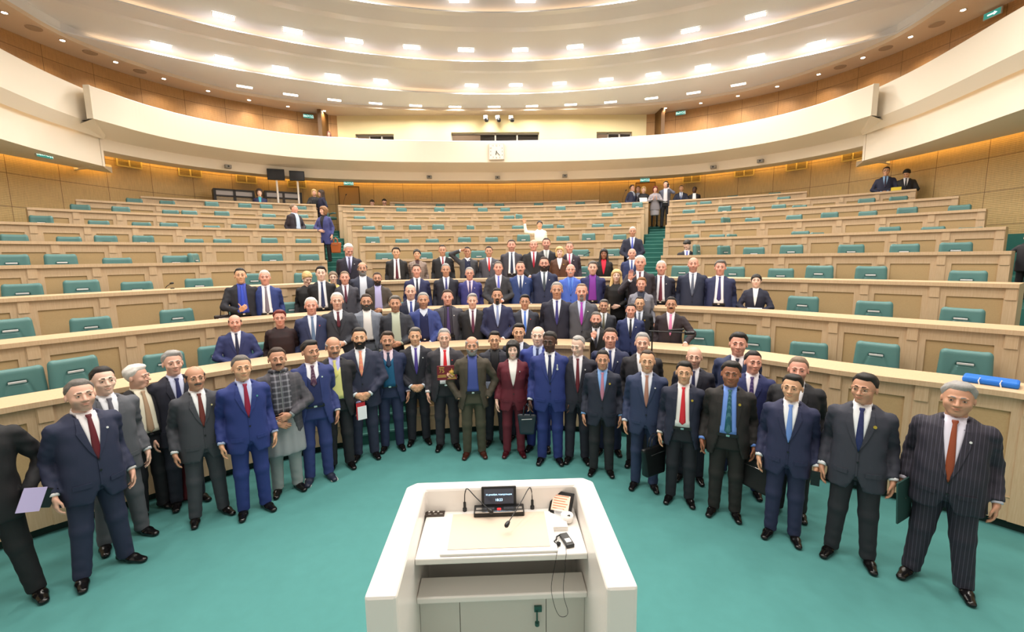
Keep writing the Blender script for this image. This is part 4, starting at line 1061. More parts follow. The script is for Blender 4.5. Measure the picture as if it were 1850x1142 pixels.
    if S['glasses']:
        mb = MB(); rr = .0015*max(1, q)
        for sd in (-1, 1):
            c = (sd*.032*fs[0], -.106, -.002)
            mb.tube(hx([(c[0]+.020*math.cos(a)*1.05, c[1]+.004*abs(math.cos(a))*(1 if math.cos(a)*sd > 0 else 0), c[2]+.0145*math.sin(a)) for a in np.linspace(0, 2*PI, 13)]), rr, 5, False)
            mb.tube(hx([(sd*.053*fs[0], -.101, .003), (sd*.078*fs[0], -.05, .003), (sd*.082*fs[0], .01, .0)]), rr, 5)
        mb.tube(hx([(-.012, -.107, .001), (0, -.109, .004), (.012, -.107, .001)]), rr, 5)
        mesh_obj('glasses', mb.v, mb.f, mat('glasses_'+('dark' if S['glasses'] > 1 else 'metal'), '#1a1512' if S['glasses'] > 1 else '#a08f78', .3, metal=.0 if S['glasses'] > 1 else .8), body, False)
    # jacket
    jc, jp, jc2, jsc = S['jacket']
    MJ = mat('cloth_'+jc[1:], jc, .75 if jp != 'velvet' else .5, pattern=None if jp == 'velvet' else jp, c2=jc2, scale=jsc or 1, bump=.12, bscale=350, sheen=.3 if jp == 'velvet' else 0)
    ph = RNG.rand()*6
    style = S['style']
    hem = S['hem']
    def jac(X, Y, Z):
        d = B.torso(X, Y, Z, 0., hem, 1.474-.028*(Y < -.02)*(np.abs(X) < .075))
        fl = np.clip((1.0-Z)/.3, 0, 1)
        d = d-.010*fl*(Y > 0)
        for (Sh, E, Wr, fd, pd, kd) in arms:
            a = rc(X, Y, Z, Sh, E, .062+.004*B.fat, .055+.003*B.fat)
            dirv = (Wr-E)/np.linalg.norm(Wr-E); t = (X-Wr[0])*dirv[0]+(Y-Wr[1])*dirv[1]+(Z-Wr[2])*dirv[2]
            b = rc(X, Y, Z, E, Wr+dirv*.03, .056+.003*B.fat, .041); b = np.maximum(b, t)
            wr = .0045*np.sin(75*(X*.3+Z)+ph)*np.sin(40*(X-Y)+ph)
            arm = smin(a, b, .02)+wr
            sh_in = np.abs(X-Sh[0])+0*X
            d = smin(d, arm, .022)
        mk = np.clip((np.abs(X)-.11)/.05, 0, 1)*(Y < 0)+(Y >= 0)
        d = d+mk*.0035*np.sin(34*Z+11*X+ph)*np.sin(20*X+14*Y+ph*2)
        if style in ('V', 'S', 'K'):   # cutaway fronts under the button
            zc = hem+.14
            wd = np.maximum(np.abs(X)-.42*(zc-Z), np.maximum(Y+.03, Z-zc))
            d = np.maximum(d, -wd)
        if style == 'O':
            wd = np.maximum(np.abs(X)-(.075+.25*np.clip(1.0-Z, 0, 1)), np.maximum(Y+.03, Z-1.0)); d = np.maximum(d, -wd)
        return d
    xm = max(.36, max(abs(a[i][0]) for a in arms for i in (1, 2))+.1); zm = 1.5 if all(a[i][2] < 1.4 for a in arms for i in (1, 2)) else 1.75
    V, F = snet(jac, (-xm, -.44, hem-.03), (xm, .30, zm), js)
    nm = {'dress': 'dress', 'velvet': 'blouse', 'tunic': 'jacket'}.get(S['garm'], S['garm'])
    mesh_obj(nm, V, F, MJ, body)
    # shirt front, collar, cuffs
    zb = S['vb']; zt = 1.478
    MS = mat('shirt_'+S['shirt'][1:], S['shirt'], .7, bump=.05)
    sh = MB(); N_ = 10
    z = np.linspace(zb, zt, N_); t = (z-zb)/(zt-zb)
    if style == 'V' or style == 'S': hw = .073*np.clip(t, 0, 1)**.75*np.where(t > .85, 1-(t-.85)*1.2, 1)+.002
    elif style == 'O': hw = .082-.018*t
    elif style == 'K': hw = .05*t**.8+.002
    else: hw = None
    if hw is not None and S['shirt'] != '#none':
        V, F = grid_patch(z, hw, B, .004); V, F = slab(V, F, 7, N_, .012); sh.add(V, F)
    if style in ('V', 'O', 'S'):
        # collar band with points
        nC = 24; V = []
        for i in range(nC+1):
            a = -PI+2*PI*i/nC; fr = math.cos(a); g = math.exp(-((abs(a)-.50)/.30)**2); gap = math.exp(-(a/.16)**2)
            rt, rb_ = .0640, .0760; ztop = 1.500-.012*fr; zbt = 1.462-.010*fr-.040*g
            ox, oy = math.sin(a), -math.cos(a)
            for (rr, zz) in ((rt-.004, ztop-.004), (rt, ztop-.018*gap), (rb_+.012*g, zbt+.020*gap), (rb_-.006, zbt+.004)):
                V.append((rr*ox*1.0, .018+rr*oy*1.04-(.026*g if rr > .07 and fr > 0 else .004*fr), zz))
        F = [(4*i+j, 4*i+4+j, 4*i+5+j, 4*i+1+j) for i in range(nC) for j in range(3)]
        sh.add(V, F)
    for (Sh, E, Wr, fd, pd, kd) in arms:
        if kd and style in ('V', 'O', 'S') and S['cuff']:
            dv = (Wr-E)/np.linalg.norm(Wr-E); cf = MB(); cf.tube([tuple(Wr-dv*.02), tuple(Wr+dv*.016)], .0355, 12); mesh_obj('shirt_cuff', cf.v, cf.f, MS, body)
    if sh.v: mesh_obj('shirt', sh.v, sh.f, MS, body)
    if S['sweater'] and style in ('S', 'O', 'V'):
        z2 = np.linspace(zb if style != 'O' else S['swb'], S['swt'], 8)
        hw2 = np.interp(z2, z, hw)*1.01; V, F = grid_patch(z2, hw2, B, .007)
        V = [(x_, y_, zz - (0 if i < 49 else 0)) for i, (x_, y_, zz) in enumerate(V)]
        # V neck: raise the sides of the top edge
        V2 = []
        for i, (x_, y_, zz) in enumerate(V):
            r_, c_ = divmod(i, 7); k_ = r_/7; lift = abs(c_-3)/3*.085*k_; zz2 = min(zz+lift, zt)
            w_ = float(np.interp(zz2, z, hw)); xx = (c_-3)/3*w_ if c_ in (0, 6) else x_
            V2.append((xx, float(B.front(np.array(xx), np.array(zz2), .007)), zz2))
        V, F = slab(V2, F, 7, 8, .008); mesh_obj('waistcoat' if S['sweater'][1] else 'sweater', V, F, mat('knit_'+S['sweater'][0][1:], S['sweater'][0], .85, bump=.2), body)
    if S['tie']:
        tc, tp, tc2, tsc = S['tie']
        zk = 1.462; tb_ = (zb-.01 if style != 'O' else S['tieb'])
        if S['sweater']: tb_ = max(tb_, S['swt']-.05)
        zz = np.concatenate([[tb_], np.linspace(tb_+.03, zk-.035, 7), [zk-.028, zk-.005, zk+.006]])
        tw = np.interp(zz, [tb_, tb_+.03, zk-.04, zk-.028, zk-.005, zk+.006], [.004, (.036 if style == 'O' else .032 if tb_ < 1.2 else .026), .015, .012, .021, .018])
        if style == 'V': tw = np.minimum(tw, np.interp(zz, z, hw)*.9+.004)
        V, F = grid_patch(zz, tw, B, .009, 5, .005); V, F = slab(V, F, 5, len(zz), .007)
        V = [(a_, b_-(.012+.010*max(0, (c_-1.43)/.04) if c_ > zk-.045 else 0), c_) for a_, b_, c_ in V]
        mesh_obj('tie', V, F, mat('tie_'+tc[1:], tc, .5, pattern=tp, c2=tc2, scale=tsc or 1), body)
    # lapels
    if style in ('V', 'O', 'S') and not S['nolap']:
        for sd in (-1, 1):
            mb = MB()
            zl_ = np.linspace(zb if style != 'O' else 1.08, 1.446, 10); tt = (zl_-zl_[0])/(zl_[-1]-zl_[0])
            e = np.interp(zl_, z, hw); lw = np.interp(tt, [0, .25, .70, .74, 1.], [.004, .030, .056, .040, .022])
            if S['wom']: lw = lw*.8
            V, F = grid_patch(zl_, lw/2, B, .0095, 3, 0, xc=sd*(e+lw/2-.002)); V, F = slab(V, F, 3, 10, .009); mb.add(V, F)
            mesh_obj('lapel', mb.v, mb.f, MJ, body, False)
        if not far and style != 'O':
            mb = MB(); zz = np.linspace(hem+.14, zb, 5); V, F = grid_patch(zz, np.full(5, .006), B, .006, 3, 0, xc=np.full(5, .0)); V, F = slab(V, F, 3, 5, .006); mesh_obj('front_edge', V, F, MJ, body, False)
            for sd in (-1, 1):
                z5 = np.array([hem+.145, hem+.185]); V1, F1 = grid_patch(z5, np.full(2, .055), B, .007, 4, 0, xc=np.full(2, sd*.118)); V1, F1 = slab(V1, F1, 4, 2, .007); mesh_obj('pocket_flap', V1, F1, MJ, body, False)
            for zq in (zb-.012, zb-.11):
                yb = float(B.front(np.array(.0), np.array(zq), .007)); mb = MB(); mb.tube([(.004, yb, zq), (.004, yb-.005, zq)], .009, 10); mesh_obj('jacket_button', mb.v, mb.f, M_BLACK, body, False)
    if S['pin'] and q < 1.9:
        zz = 1.325; xx = .098; yy = float(B.front(np.array(xx), np.array(zz), .012)); mb = MB()
        mb.tube([(xx, yy+.004, zz), (xx, yy-.003, zz)], .009 if S['pin'] != '#gold' else .014, 8)
        mesh_obj('lapel_pin', mb.v, mb.f, mat('pin_'+S['pin'][1:], '#d9b24a' if S['pin'] == '#gold' else S['pin'], .3, metal=.6 if S['pin'] == '#gold' else 0), body, False)
    if S['x'] == 'tunic':
        def tu(X, Y, Z):
            w, d_, c_ = B.prof(np.clip(Z, .8, 1.4)); e_ = np.clip((.95-Z)/.4, 0, 1)*.03
            w = w-.012+e_; d_ = d_-.012+e_
            k_ = (np.abs(X/w)**2.3+np.abs((Y-c_)/d_)**2.3)**(1/2.3)
            return np.maximum((k_-1)*np.minimum(w, d_)+.006*np.sin(60*X+5)*np.clip((1-Z)/.3, 0, 1), np.maximum(.50-Z, Z-1.35))
        V, F = snet(tu, (-.3, -.3, .47), (.3, .28, 1.4), js); mesh_obj('tunic', V, F, MS, body)
        MSC = mat('scarf_plaid', '#3c3c44', .8, pattern='plaid', c2='#8b8b94', scale=16)
        mb = MB()
        for sd in (-1, 1):
            zz = np.linspace(1.02, 1.46, 10); V, F = grid_patch(zz, np.full(10, .045), B, .014, 4, .004, xc=np.full(10, sd*.052)); V, F = slab(V, F, 4, 10, .012); mb.add(V, F)
        mb.tube([(.085*math.sin(a), .02-.085*math.cos(a), 1.475+.01*math.cos(a)) for a in np.linspace(0, 2*PI, 17)], .026, 8, False)
        mesh_obj('scarf', mb.v, mb.f, MSC, body)
    # trousers and shoes
    if S['legs'] != 0:
        tc = S['trous']; MT_ = mat('cloth_'+tc[1:], tc, .75, pattern='pin' if jp == 'pin' else None, c2=jc2, scale=jsc or 1, bump=.12, bscale=350)
        st = S['stance']; skirt = S['skirt']
        zbk = .04; L_ = []
        for sd in (-1, 1):
            L_.append(((sd*.088, .0, .88), (sd*(.098+st*.4), -.012, .48), (sd*(.108+st), .01, .0)))
        f_ = B.fat
        def tr(X, Y, Z):
            w, d_, c_ = B.prof(np.clip(Z, .8, 1.1)); w = w-.028; d_ = d_-.022
            k_ = (np.abs(X/w)**2.3+np.abs((Y-c_)/d_)**2.3)**(1/2.3); d = np.maximum((k_-1)*np.minimum(w, d_), np.maximum(.80-Z, Z-1.06))
            for a_, b_, c2_ in L_:
                l = smin(rc(X, Y, Z, a_, b_, .092+.008*f_, .070+.005*f_), rc(X, Y, Z, b_, c2_, .070+.005*f_, .058+.003*f_), .03)
                l = l+.003*np.sin(60*Z+9*X+ph)*np.clip((.40-Z)/.3, 0, 1)*np.sin(25*X+20*Y+ph)
                d = smin(d, l, .03)
            if skirt: 
                k2 = np.sqrt((X/(.19+.02*(Z-.5)))**2+(Y/.14)**2); d = np.minimum(d, np.maximum((k2-1)*.14, np.maximum(skirt-Z, Z-1.0)))
                d = np.maximum(d, skirt-Z)
            return np.maximum(d, zbk-Z)
        V, F = snet(tr, (-.30, -.30, -.01 if not skirt else skirt-.03), (.30, .26, 1.08), js)
        mesh_obj('trousers' if not skirt else 'skirt', V, F, MT_, body)
        if skirt:
            mb = MB()
            for a_, b_, c2_ in L_: mb.tube([a_, b_, (c2_[0], .01, .07)], [.06, .048, .03], 10)
            mesh_obj('stockings', mb.v, mb.f, mat('stockings', '#17141a', .5), body)
        if style == 'O':
            mb = MB(); V, F = grid_patch(np.array([.965, 1.0]), np.array([.105, .10]), B, .006, 9); V, F = slab(V, F, 9, 2, .02); mb.add(V, F); mesh_obj('belt', mb.v, mb.f, M_BELT, body, False)
            mb = MB(); yy = float(B.front(np.array(0.), np.array(.98), .012)); mb.box(-.017, .017, yy-.003, yy+.002, .972, .993); mesh_obj('buckle', mb.v, mb.f, M_CHROME, body, False)
        toe = S['toe']
        for sd, (a_, b_, c2_) in zip((-1, 1), L_):
            an = sd*d2r(toe); ca, sa = math.cos(an), math.sin(an)
            def so(X, Y, Z):
                x_ = (X-c2_[0]); y_ = Y-.01; u = x_*ca+y_*sa; v = -x_*sa+y_*ca
                d = smin(rc(u*.95, v, Z*1.15, (0, .055, .045), (0, -.07, .038), .042, .044), rc(u*.95, v, Z*1.3, (0, -.07, .035), (.0, -.175, .03), .044, .034), .02)
                d = smin(d, rc(u, v, Z, (0, .04, .05), (0, .045, .12), .04, .043), .02)
                return np.maximum(d, np.maximum(.0-Z, Z-.125))
            V, F = snet(so, (c2_[0]-.15, -.28, -.01), (c2_[0]+.15, .14, .14), .010*max(1, q*.8))
            mesh_obj('shoe', V, F, M_SHOEB if S['shoe'] == 'b' else mat('sneaker_navy', '#1d2438', .5) if S['shoe'] == 's' else mat('burgundy_shoe', '#3c0a12', .3) if S['shoe'] == 'w' else M_SHOE, body)
            if S['shoe'] == 's':
                mb = MB(); mb.tube([(c2_[0]+.06*sa, .06, .014), (c2_[0]+sa*.19, -.17*ca, .014)], .043, 10); mesh_obj('sole', [(v[0], v[1], min(v[2], .02) if v[2] > 0 else .001) for v in mb.v], mb.f, M_LAC, body, False)
    return body
DEF = dict(fat=.3, wom=False, arms='down', skin='p', hair='short:k', head=(0, 8, 0), face=(1., 1., 1.), stub=0, must=0, beard=0, bcol=None, glasses=0, garm='jacket', style='V', hem=.72, vb=1.13,
           shirt='#e6e6ea', tie=None, sweater=None, swt=1.30, swb=.98, nolap=False, cuff=True, pin=None, trous=None, legs=1, skirt=0, stance=0., toe=14, shoe='k', tieb=1.0, noface=False, turn=0., x=None)
NP_ = [0]
POSN = []
def Pn(u, v, place, label, suit='#1b2033', shirt='#e6e6ea', tie=None, **kw):
    S = dict(DEF); S.update(kw); S['shirt'] = shirt; S['label'] = label
    if place[0] == 'f':
        p = onz(u, place[1], 0); z0 = 0.
        r = math.hypot(p[0], p[1]); t = ondist(u, v, r); p = (t[0], t[1]); hgt = t[2]
    elif place[0] == 'h':
        t = onz(u, v, place[1]); p = (t[0], t[1]); z0 = 0.; hgt = place[1]
    elif place[0] == 'd':   # given distance and floor
        t = ondist(u, v, place[1]); p = (t[0], t[1]); z0 = place[2]; hgt = t[2]-z0
    else:
        k, e = place[1], place[2]; t = onrow(u, v, k, e); p = (t[0], t[1]); z0 = FLOORH[k]; hgt = t[2]-z0
        if len(place) < 4: S['legs'] = 1
    lift = 0.
    if hgt < 1.52 and not S.get('short'):   # seated or leaning: keep the head at full size
        hh = 1.66; z0 -= (hh-hgt); lift = 1; S['legs'] = 0; hgt = hh
    hgt = min(1.93, hgt)
    if S['hair'].startswith('none') or 'bald' in S['hair']: hgt *= 1.0
    else: hgt *= .99
    dist = math.hypot(p[0], p[1]); q = max(1., dist/7.2)
    a = suit.split('|')
    def lift_(h):
        c = [int(h[i:i+2], 16) for i in (1, 3, 5)]; return '#'+''.join('%02x' % min(255, int(x*1.08+7)) for x in c)
    a[0] = lift_(a[0])
    if S['trous']: S['trous'] = lift_(S['trous'])
    S['jacket'] = (a[0], a[1] if len(a) > 1 else None, a[2] if len(a) > 2 else None, float(a[3]) if len(a) > 3 else 1.)
    if S['trous'] is None: S['trous'] = a[0]
    if tie:
        b = tie.split('|'); S['tie'] = (b[0], b[1] if len(b) > 1 else None, b[2] if len(b) > 2 else None, float(b[3]) if len(b) > 3 else 1.)
    h = S['hair'].split(':'); S['hair'] = (h[0], h[1] if len(h) > 1 else 'k')
    A = S['arms'].split(','); S['arms'] = (A[0], A[-1])
    S['pos'] = (p[0], p[1], z0, hgt, math.atan2(-p[0], p[1])+d2r(S['turn']), q)
    jf = .93+.14*RNG.rand(); wf = .97+.08*RNG.rand()+.03*S['fat']
    if S['face'] == (1., 1., 1.): S['face'] = (wf, jf, .95+.12*RNG.rand())
    if S['style'] == 'O' and S['vb'] == 1.13: S['vb'] = .99
    o = person(S); POSN.append((label, p, z0, hgt, o)); return o
R_ = lambda k, e=.66: ('r', k, e)
NV, BK, CH, BL = '#171c2e', '#141417', '#2e3036', '#1c2b62'
# ---------------- standing on the open floor, left to right
Pn(-66, 700, ('f', 1128), 'person in black at the far left edge holding papers and a dark folder', '#101014', '#111114', style='C', arms='down,hold', stance=.08, turn=-10, fat=.2)
Pn(140, 683, ('f', 1052), 'man in navy suit with dark red tie at the left end of the standing group', '#1a2038', '#e9e4e6', '#5d0d1c', hair='short:s', fat=.9, stub=1, turn=18, stance=.05, vb=1.10, pin='#e8e8e8', head=(-6, 9, 0), arms='down', toe=18)
Pn(182, 660, ('f', 992), 'black haired man in grey suit and grey tie behind the dark red tie', '#4a4b52', '#e8eaf0', '#5b5a66', hair='short:k', fat=.3, stance=.04, skin='f', turn=14)
Pn(244, 657, ('f', 935), 'white haired man in open black jacket, cream shirt and striped tie, looking aside at left', '#16151a', '#e6dfc8', '#a59a8a|stripe|#c98b4a|26', hair='full:w', fat=1., style='O', head=(38, 2, 0), turn=20, skin='p')
Pn(309, 632, ('f', 916), 'tall grey haired man in dark navy suit and blue tie standing third row at left', '#191a28', '#c9cfe8', '#232a5c', hair='full:g', fat=.1, pin='#d9c15a', turn=10)
Pn(350, 662, ('f', 942), 'short man with bald top and glasses in charcoal grey suit and rust tie', '#34363d', '#eef0f2', '#6b2a22', hair='bald:k', skin='t', glasses=1, must=1, bcol='s', fat=.7, vb=1.12, turn=10, pin='#e8d9a0', stance=.03)
Pn(434, 640, ('f', 930), 'man in bright royal blue suit with crimson tie at left', '#1b2a66', '#b9c4e8', '#8e1238', hair='short:s', skin='a', fat=.3, turn=8, pin='#57a6a0', stance=.0)
Pn(499, 626, ('f', 890), 'man in dark checked jacket and scarf over long pale grey tunic', '#3b3a40|plaid|#56535a|14', '#8d9296', hair='short:n', skin='t', must=1, glasses=1, style='O', fat=.9, trous='#7f8788', arms='front,front2', turn=6, garm='jacket', x='tunic')
Pn(559, 613, ('f', 869), 'smiling man in blue three piece suit with purple pocket square and navy sneakers', '#232f63', '#eceaf2', '#4a2644|dots|#b79aa0|110', hair='part:k', skin='t', sweater=('#202a58', 1), swt=1.27, fat=.4, style='O', arms='down', shoe='s', vb=1.02, head=(22, 6, 0), turn=4, pin='#cfe3d5')
Pn(601, 609, ('f', 846), 'man in pale yellow waistcoat and yellow tie under black jacket', '#17171c', '#b0b0e2', '#d8d27c', hair='bald:g', skin='t', must=1, bcol='s', style='O', sweater=('#d9d68a', 1), swt=1.30, fat=.8, arms='down', head=(10, 2, 0))
Pn(648, 590, ('f', 827), 'bearded man in dark navy suit with orange floral tie, hands clasped', '#20253a', '#e4e9ee', '#e08672|dots|#f3d37a|70', hair='short:k', skin='a', beard=1, must=1, bcol='k', arms='front,front', fat=1., vb=1.16)
Pn(699, 597, ('f', 811), 'man with moustache in navy suit over teal blue sweater', '#1e2645', '#e0c9d6', '#23304e', hair='part:n', skin='t', must=1, bcol='k', style='O', sweater=('#14577d', 0), swt=1.31, fat=.6)
Pn(749, 590, ('f', 799), 'man in black suit with purple tie, hands folded, left of the red tie man', '#191a24', '#e4e8f4', '#4b3a8e', hair='part:s', skin='a', arms='front,front', fat=.5, vb=1.1, pin='#e8e8e8')
Pn(802, 592, ('f', 808), 'grey haired man with glasses and bright red tie holding a dark red plaque', '#26252b', '#f0ecf0', '#d8202c', hair='short:g', glasses=1, style='O', vb=.98, fat=.8, arms='down,book', tieb=1.06, pin='#e04040', skin='p', x='plaque')
Pn(852, 606, ('f', 822), 'bald man in olive brown suit and blue shirt with hands in pockets', '#3c352a', '#3e4c92', hair='fringe:g', skin='t', style='O', vb=.99, arms='pocket,pocket', stub=1, fat=.2, trous='#3d3a2c', shoe='b', beard=1, bcol='g', nolap=False)
Pn(893, 597, ('f', 800), 'man with glasses in black jacket and dark shirt between olive and burgundy suits', '#23252f', '#15161c', hair='part:k', glasses=2, skin='a', style='O', vb=1.0, fat=.1, x='paper')
Pn(926, 614, ('f', 820), 'woman in burgundy trouser suit with white blouse and grey brooch', '#541321', '#ece6e2', hair='bob:k', wom=True, skin='f', vb=1.10, fat=.2, shoe='w', pin='#b8b4b8', arms='down', face=(.97, .97, .92), cuff=False, x='blouse')
Pn(937, 583, ('h', 1.80), 'black haired man in dark suit behind the woman in burgundy', '#1d2130', '#dfe6f2', '#39415c', hair='part:k', skin='a', fat=.3)
Pn(972, 590, ('h', 1.80), 'bald man in bright blue jacket half hidden behind the royal blue suit', '#26357c', '#b9c8ee', '#2e3b66', hair='bald:w', skin='f', fat=.7, turn=-6)
Pn(993, 597, ('f', 832), 'dark skinned man in blue suit with silver medal standing right of the burgundy suit', '#1d2a66', '#e7e8ee', '#1b2350', hair='short:k', skin='k', fat=.8, vb=1.12, face=(1.04, 1.03, .95), head=(-14, 4, 0), x='medal')
Pn(1044, 605, ('f', 831), 'balding man in black suit and dark red tie looking down', '#1d1c28', '#e9e4ea', '#641523', hair='reced:g', skin='f', fat=.6, vb=1.02, head=(-24, -4, 0), pin='#e8e8e8')
Pn(1103, 591, ('h', 1.80), 'dark haired stocky man in navy suit and blue tie behind the pink striped tie', '#1b2240', '#e9eaf2', '#27356a', hair='short:n', skin='r', fat=1.1, pin='#e8e8e8')
Pn(1089, 631, ('f', 853), 'short man in navy suit with pink striped tie holding a black briefcase', '#1a1f2f', '#7fa9e0', '#a83a5c|stripe|#d9b8cc|30', hair='short:k', skin='t', glasses=1, fat=.3, vb=1.10, pin='#gold', arms='down,down', trous='#1a1a1f')
Pn(1161, 599, ('h', 1.80), 'grey haired man in black suit, white shirt without tie, behind the red striped tie', '#1d1c22', '#efecee', hair='short:g', skin='p', fat=.6, style='V', face=(1.02, .98, 1.1))
Pn(1170, 631, ('f', 879), 'man with glasses in navy suit and red striped tie', '#212c4a', '#dfe3f0', '#8c1a28|stripe|#d0c0a0|24', hair='reced:n', skin='a', glasses=1, fat=.3, vb=1.10, pin='#e8e8e8')
Pn(1237, 651, ('f', 905), 'man with glasses in navy suit and bright red tie carrying a black briefcase', '#181c30', '#ece8e6', '#cf2230', hair='part:k', skin='a', glasses=1, fat=.5, style='O', vb=1.0, pin='#gold', tieb=1.03, trous='#16171f')
Pn(1255, 627, ('f', 866), 'bald man with rimless glasses in dark suit behind the bright red tie', '#1b1c28', '#e6e6ee', '#262b52', hair='none', skin='p', glasses=1, fat=.2, stub=1)
Pn(1322, 651, ('f', 930), 'brown skinned man in black suit, blue shirt and dotted teal tie holding a black bag', '#1a1817', '#6f94e0', '#10505e|dots|#7fb0b8|90', hair='full:k', skin='b', fat=.8, style='O', vb=.99, pin='#gold', face=(1.08, 1.1, .95))
Pn(1335, 599, ('h', 1.84), 'tall dark haired man in navy suit at the back, right of the stairs', '#1d2747', '#efe6e8', '#1c2236', hair='full:k', skin='r', fat=.8)
Pn(1362, 632, ('f', 892), 'young man in navy suit and purple dotted tie looking to the right', '#1b2350', '#efeaf0', '#3a2b66|dots|#b090b8|90', hair='short:k', skin='r', fat=.8, head=(16, 8, 0), vb=1.16)
Pn(1444, 643, ('f', 932), 'heavy man in black jacket half hidden behind the light blue tie', '#17171b', '#e8e8ec', hair='short:c', skin='r', fat=1.6, stub=1)
Pn(1433, 674, ('f', 974), 'man with glasses in navy suit and light blue tie holding a phone', '#1e2340', '#f0f1f5', '#6f93d8', hair='part:k', skin='a', glasses=1, fat=.3, vb=1.10, head=(-10, 8, 0), x='phone')
Pn(1564, 672, ('f', 1017), 'man in dark grey suit with gold pin and navy tie, second from the right end', '#2b2d38', '#eceef2', '#1c2558|dots|#2f3c78|120', hair='part:k', skin='t', glasses=1, fat=.5, vb=1.10, pin='#gold', head=(-16, 6, 0), trous='#1c1d24', stance=.03)
Pn(1735, 688, ('f', 1069), 'heavy grey haired man in pinstriped suit and rust tie at the right end', '#1f1c28|pin|#4a4656|42', '#d9d5e4', '#8a3d1c', hair='full:g', skin='t', fat=2., style='V', vb=1.0, pin='#e8e8e8', stance=.06, face=(1.12, 1.12, 1.02), head=(0, 6, 0), x='folder')
# ---------------- behind the front desk and in the first row
Pn(423, 569, R_(1), 'balding man in blue suit and dark tie behind the front desk at left', '#1d2654', '#e8eaf4', '#1d2342', hair='bald:n', skin='r', fat=.7, arms='front2,front2', stub=1)
Pn(504, 559, R_(1), 'woman with short red hair and glasses in black and dark red velvet top', '#26090d|noise|#0c0a0c|14', '#e3b8a2', wom=True, hair='full:r', glasses=2, skin='r', fat=1.2, garm='velvet', style='C', cuff=False, short=1)
Pn(561, 536, R_(1), 'tall white haired man in navy suit and steel blue tie at left', '#222b4c', '#dfe4f2', '#5d7699', hair='short:w', skin='r', fat=.7, vb=1.03, pin='#e05050')
Pn(608, 527, R_(1), 'white haired man with glasses in charcoal three piece suit and burgundy tie', '#2c2e36', '#eceef2', '#5c1c2c', hair='short:w', glasses=1, sweater=('#26272e', 1), swt=1.28, fat=.4, arms='down,front2')
Pn(661, 530, R_(1, .9), 'bearded man with glasses in light grey suit and open white shirt', '#6f7480', '#efe9e4', hair='short:n', glasses=2, beard=1, must=1, bcol='s', skin='t', style='O', vb=.97, fat=.8)
Pn(713, 533, R_(1, .5), 'dark haired man in dark jacket with pale green shirt', '#252731', '#b9c0ac', hair='full:s', skin='t', stub=1, style='O', vb=.97, fat=.7, arms='down,front2')
Pn(764, 527, R_(1), 'grey haired man in blue suit over navy sweater with clasped hands', '#27356e', '#c8cfde', hair='short:g', skin='t', stub=1, style='O', vb=1.0, sweater=('#141c48', 0), swt=1.36, fat=.9, arms='front,front')
Pn(808, 522, R_(1, .8), 'stocky man in charcoal jacket with purple shirt and purple tie', '#3b3a42', '#2c2736', '#46336a', hair='short:n', skin='r', style='O', fat=1.2, pin='#e8e8e8')
Pn(853, 529, R_(1), 'grey haired man in black suit and plum tie', '#17181c', '#eceaf0', '#5e2a46', hair='part:g', skin='p', fat=.4, vb=1.08)
Pn(898, 519, R_(1), 'dark bearded man in navy suit and grey blue tie, hands folded', '#1b2040', '#e9edf4', '#8493c0', hair='short:k', skin='t', beard=2, must=1, bcol='k', fat=.7, arms='front,front')
Pn(948, 531, R_(1), 'man with glasses in dark suit and bright blue tie with clip', '#252834', '#e6ebf4', '#4f7fdc', hair='part:k', skin='t', glasses=1, fat=.6, vb=1.05, pin='#d04040')
Pn(1006, 508, R_(1), 'tall smiling man in dark navy suit and violet blue tie', '#191a2b', '#eef0f6', '#38357a', hair='short:g', skin='t', fat=1., vb=1.10)
Pn(1051, 511, R_(1), 'man with grey goatee in grey suit and magenta tie', '#46474f', '#c5cbe4', '#a83cb0', hair='reced:c', skin='r', beard=2, bcol='g', must=1, fat=.8, vb=1.12, pin='#e8e8e8')
Pn(1077, 562, R_(1, .45), 'grey bearded man in black suit resting chin on his hand', '#1c1a1c', '#dfe0e8', '#3d3f4c', hair='short:s', skin='r', beard=1, bcol='s', must=1, arms='chin,down', fat=.4)
Pn(1091, 540, R_(1, 1.15), 'man with grey hair in dark grey jacket and patterned tie behind the chin resting man', '#34363e', '#e6e8ec', '#7d7a66|dots|#2c2b26|80', hair='part:s', skin='t', fat=.2, short=1)
Pn(1140, 547, R_(1), 'dark haired man in blue suit with black tie and lapel pin', '#1f2a54', '#e9edf4', '#1a1c2c', hair='short:k', skin='r', fat=.8, pin='#e8e8e8', short=1)
Pn(1156, 535, R_(1, 1.1), 'man with glasses in black suit with gold pin behind the blue suit', '#1a1b22', '#cfd6e4', '#5a6272', hair='reced:k', skin='a', glasses=1, fat=.4, pin='#gold')
Pn(1213, 535, R_(1), 'man with glasses in dark brown suit and pink tie behind the boom microphone', '#241a20', '#ece4ea', '#dd86b4', hair='short:k', skin='t', glasses=2, must=1, bcol='k', fat=.4, vb=1.12, arms='down,lean')
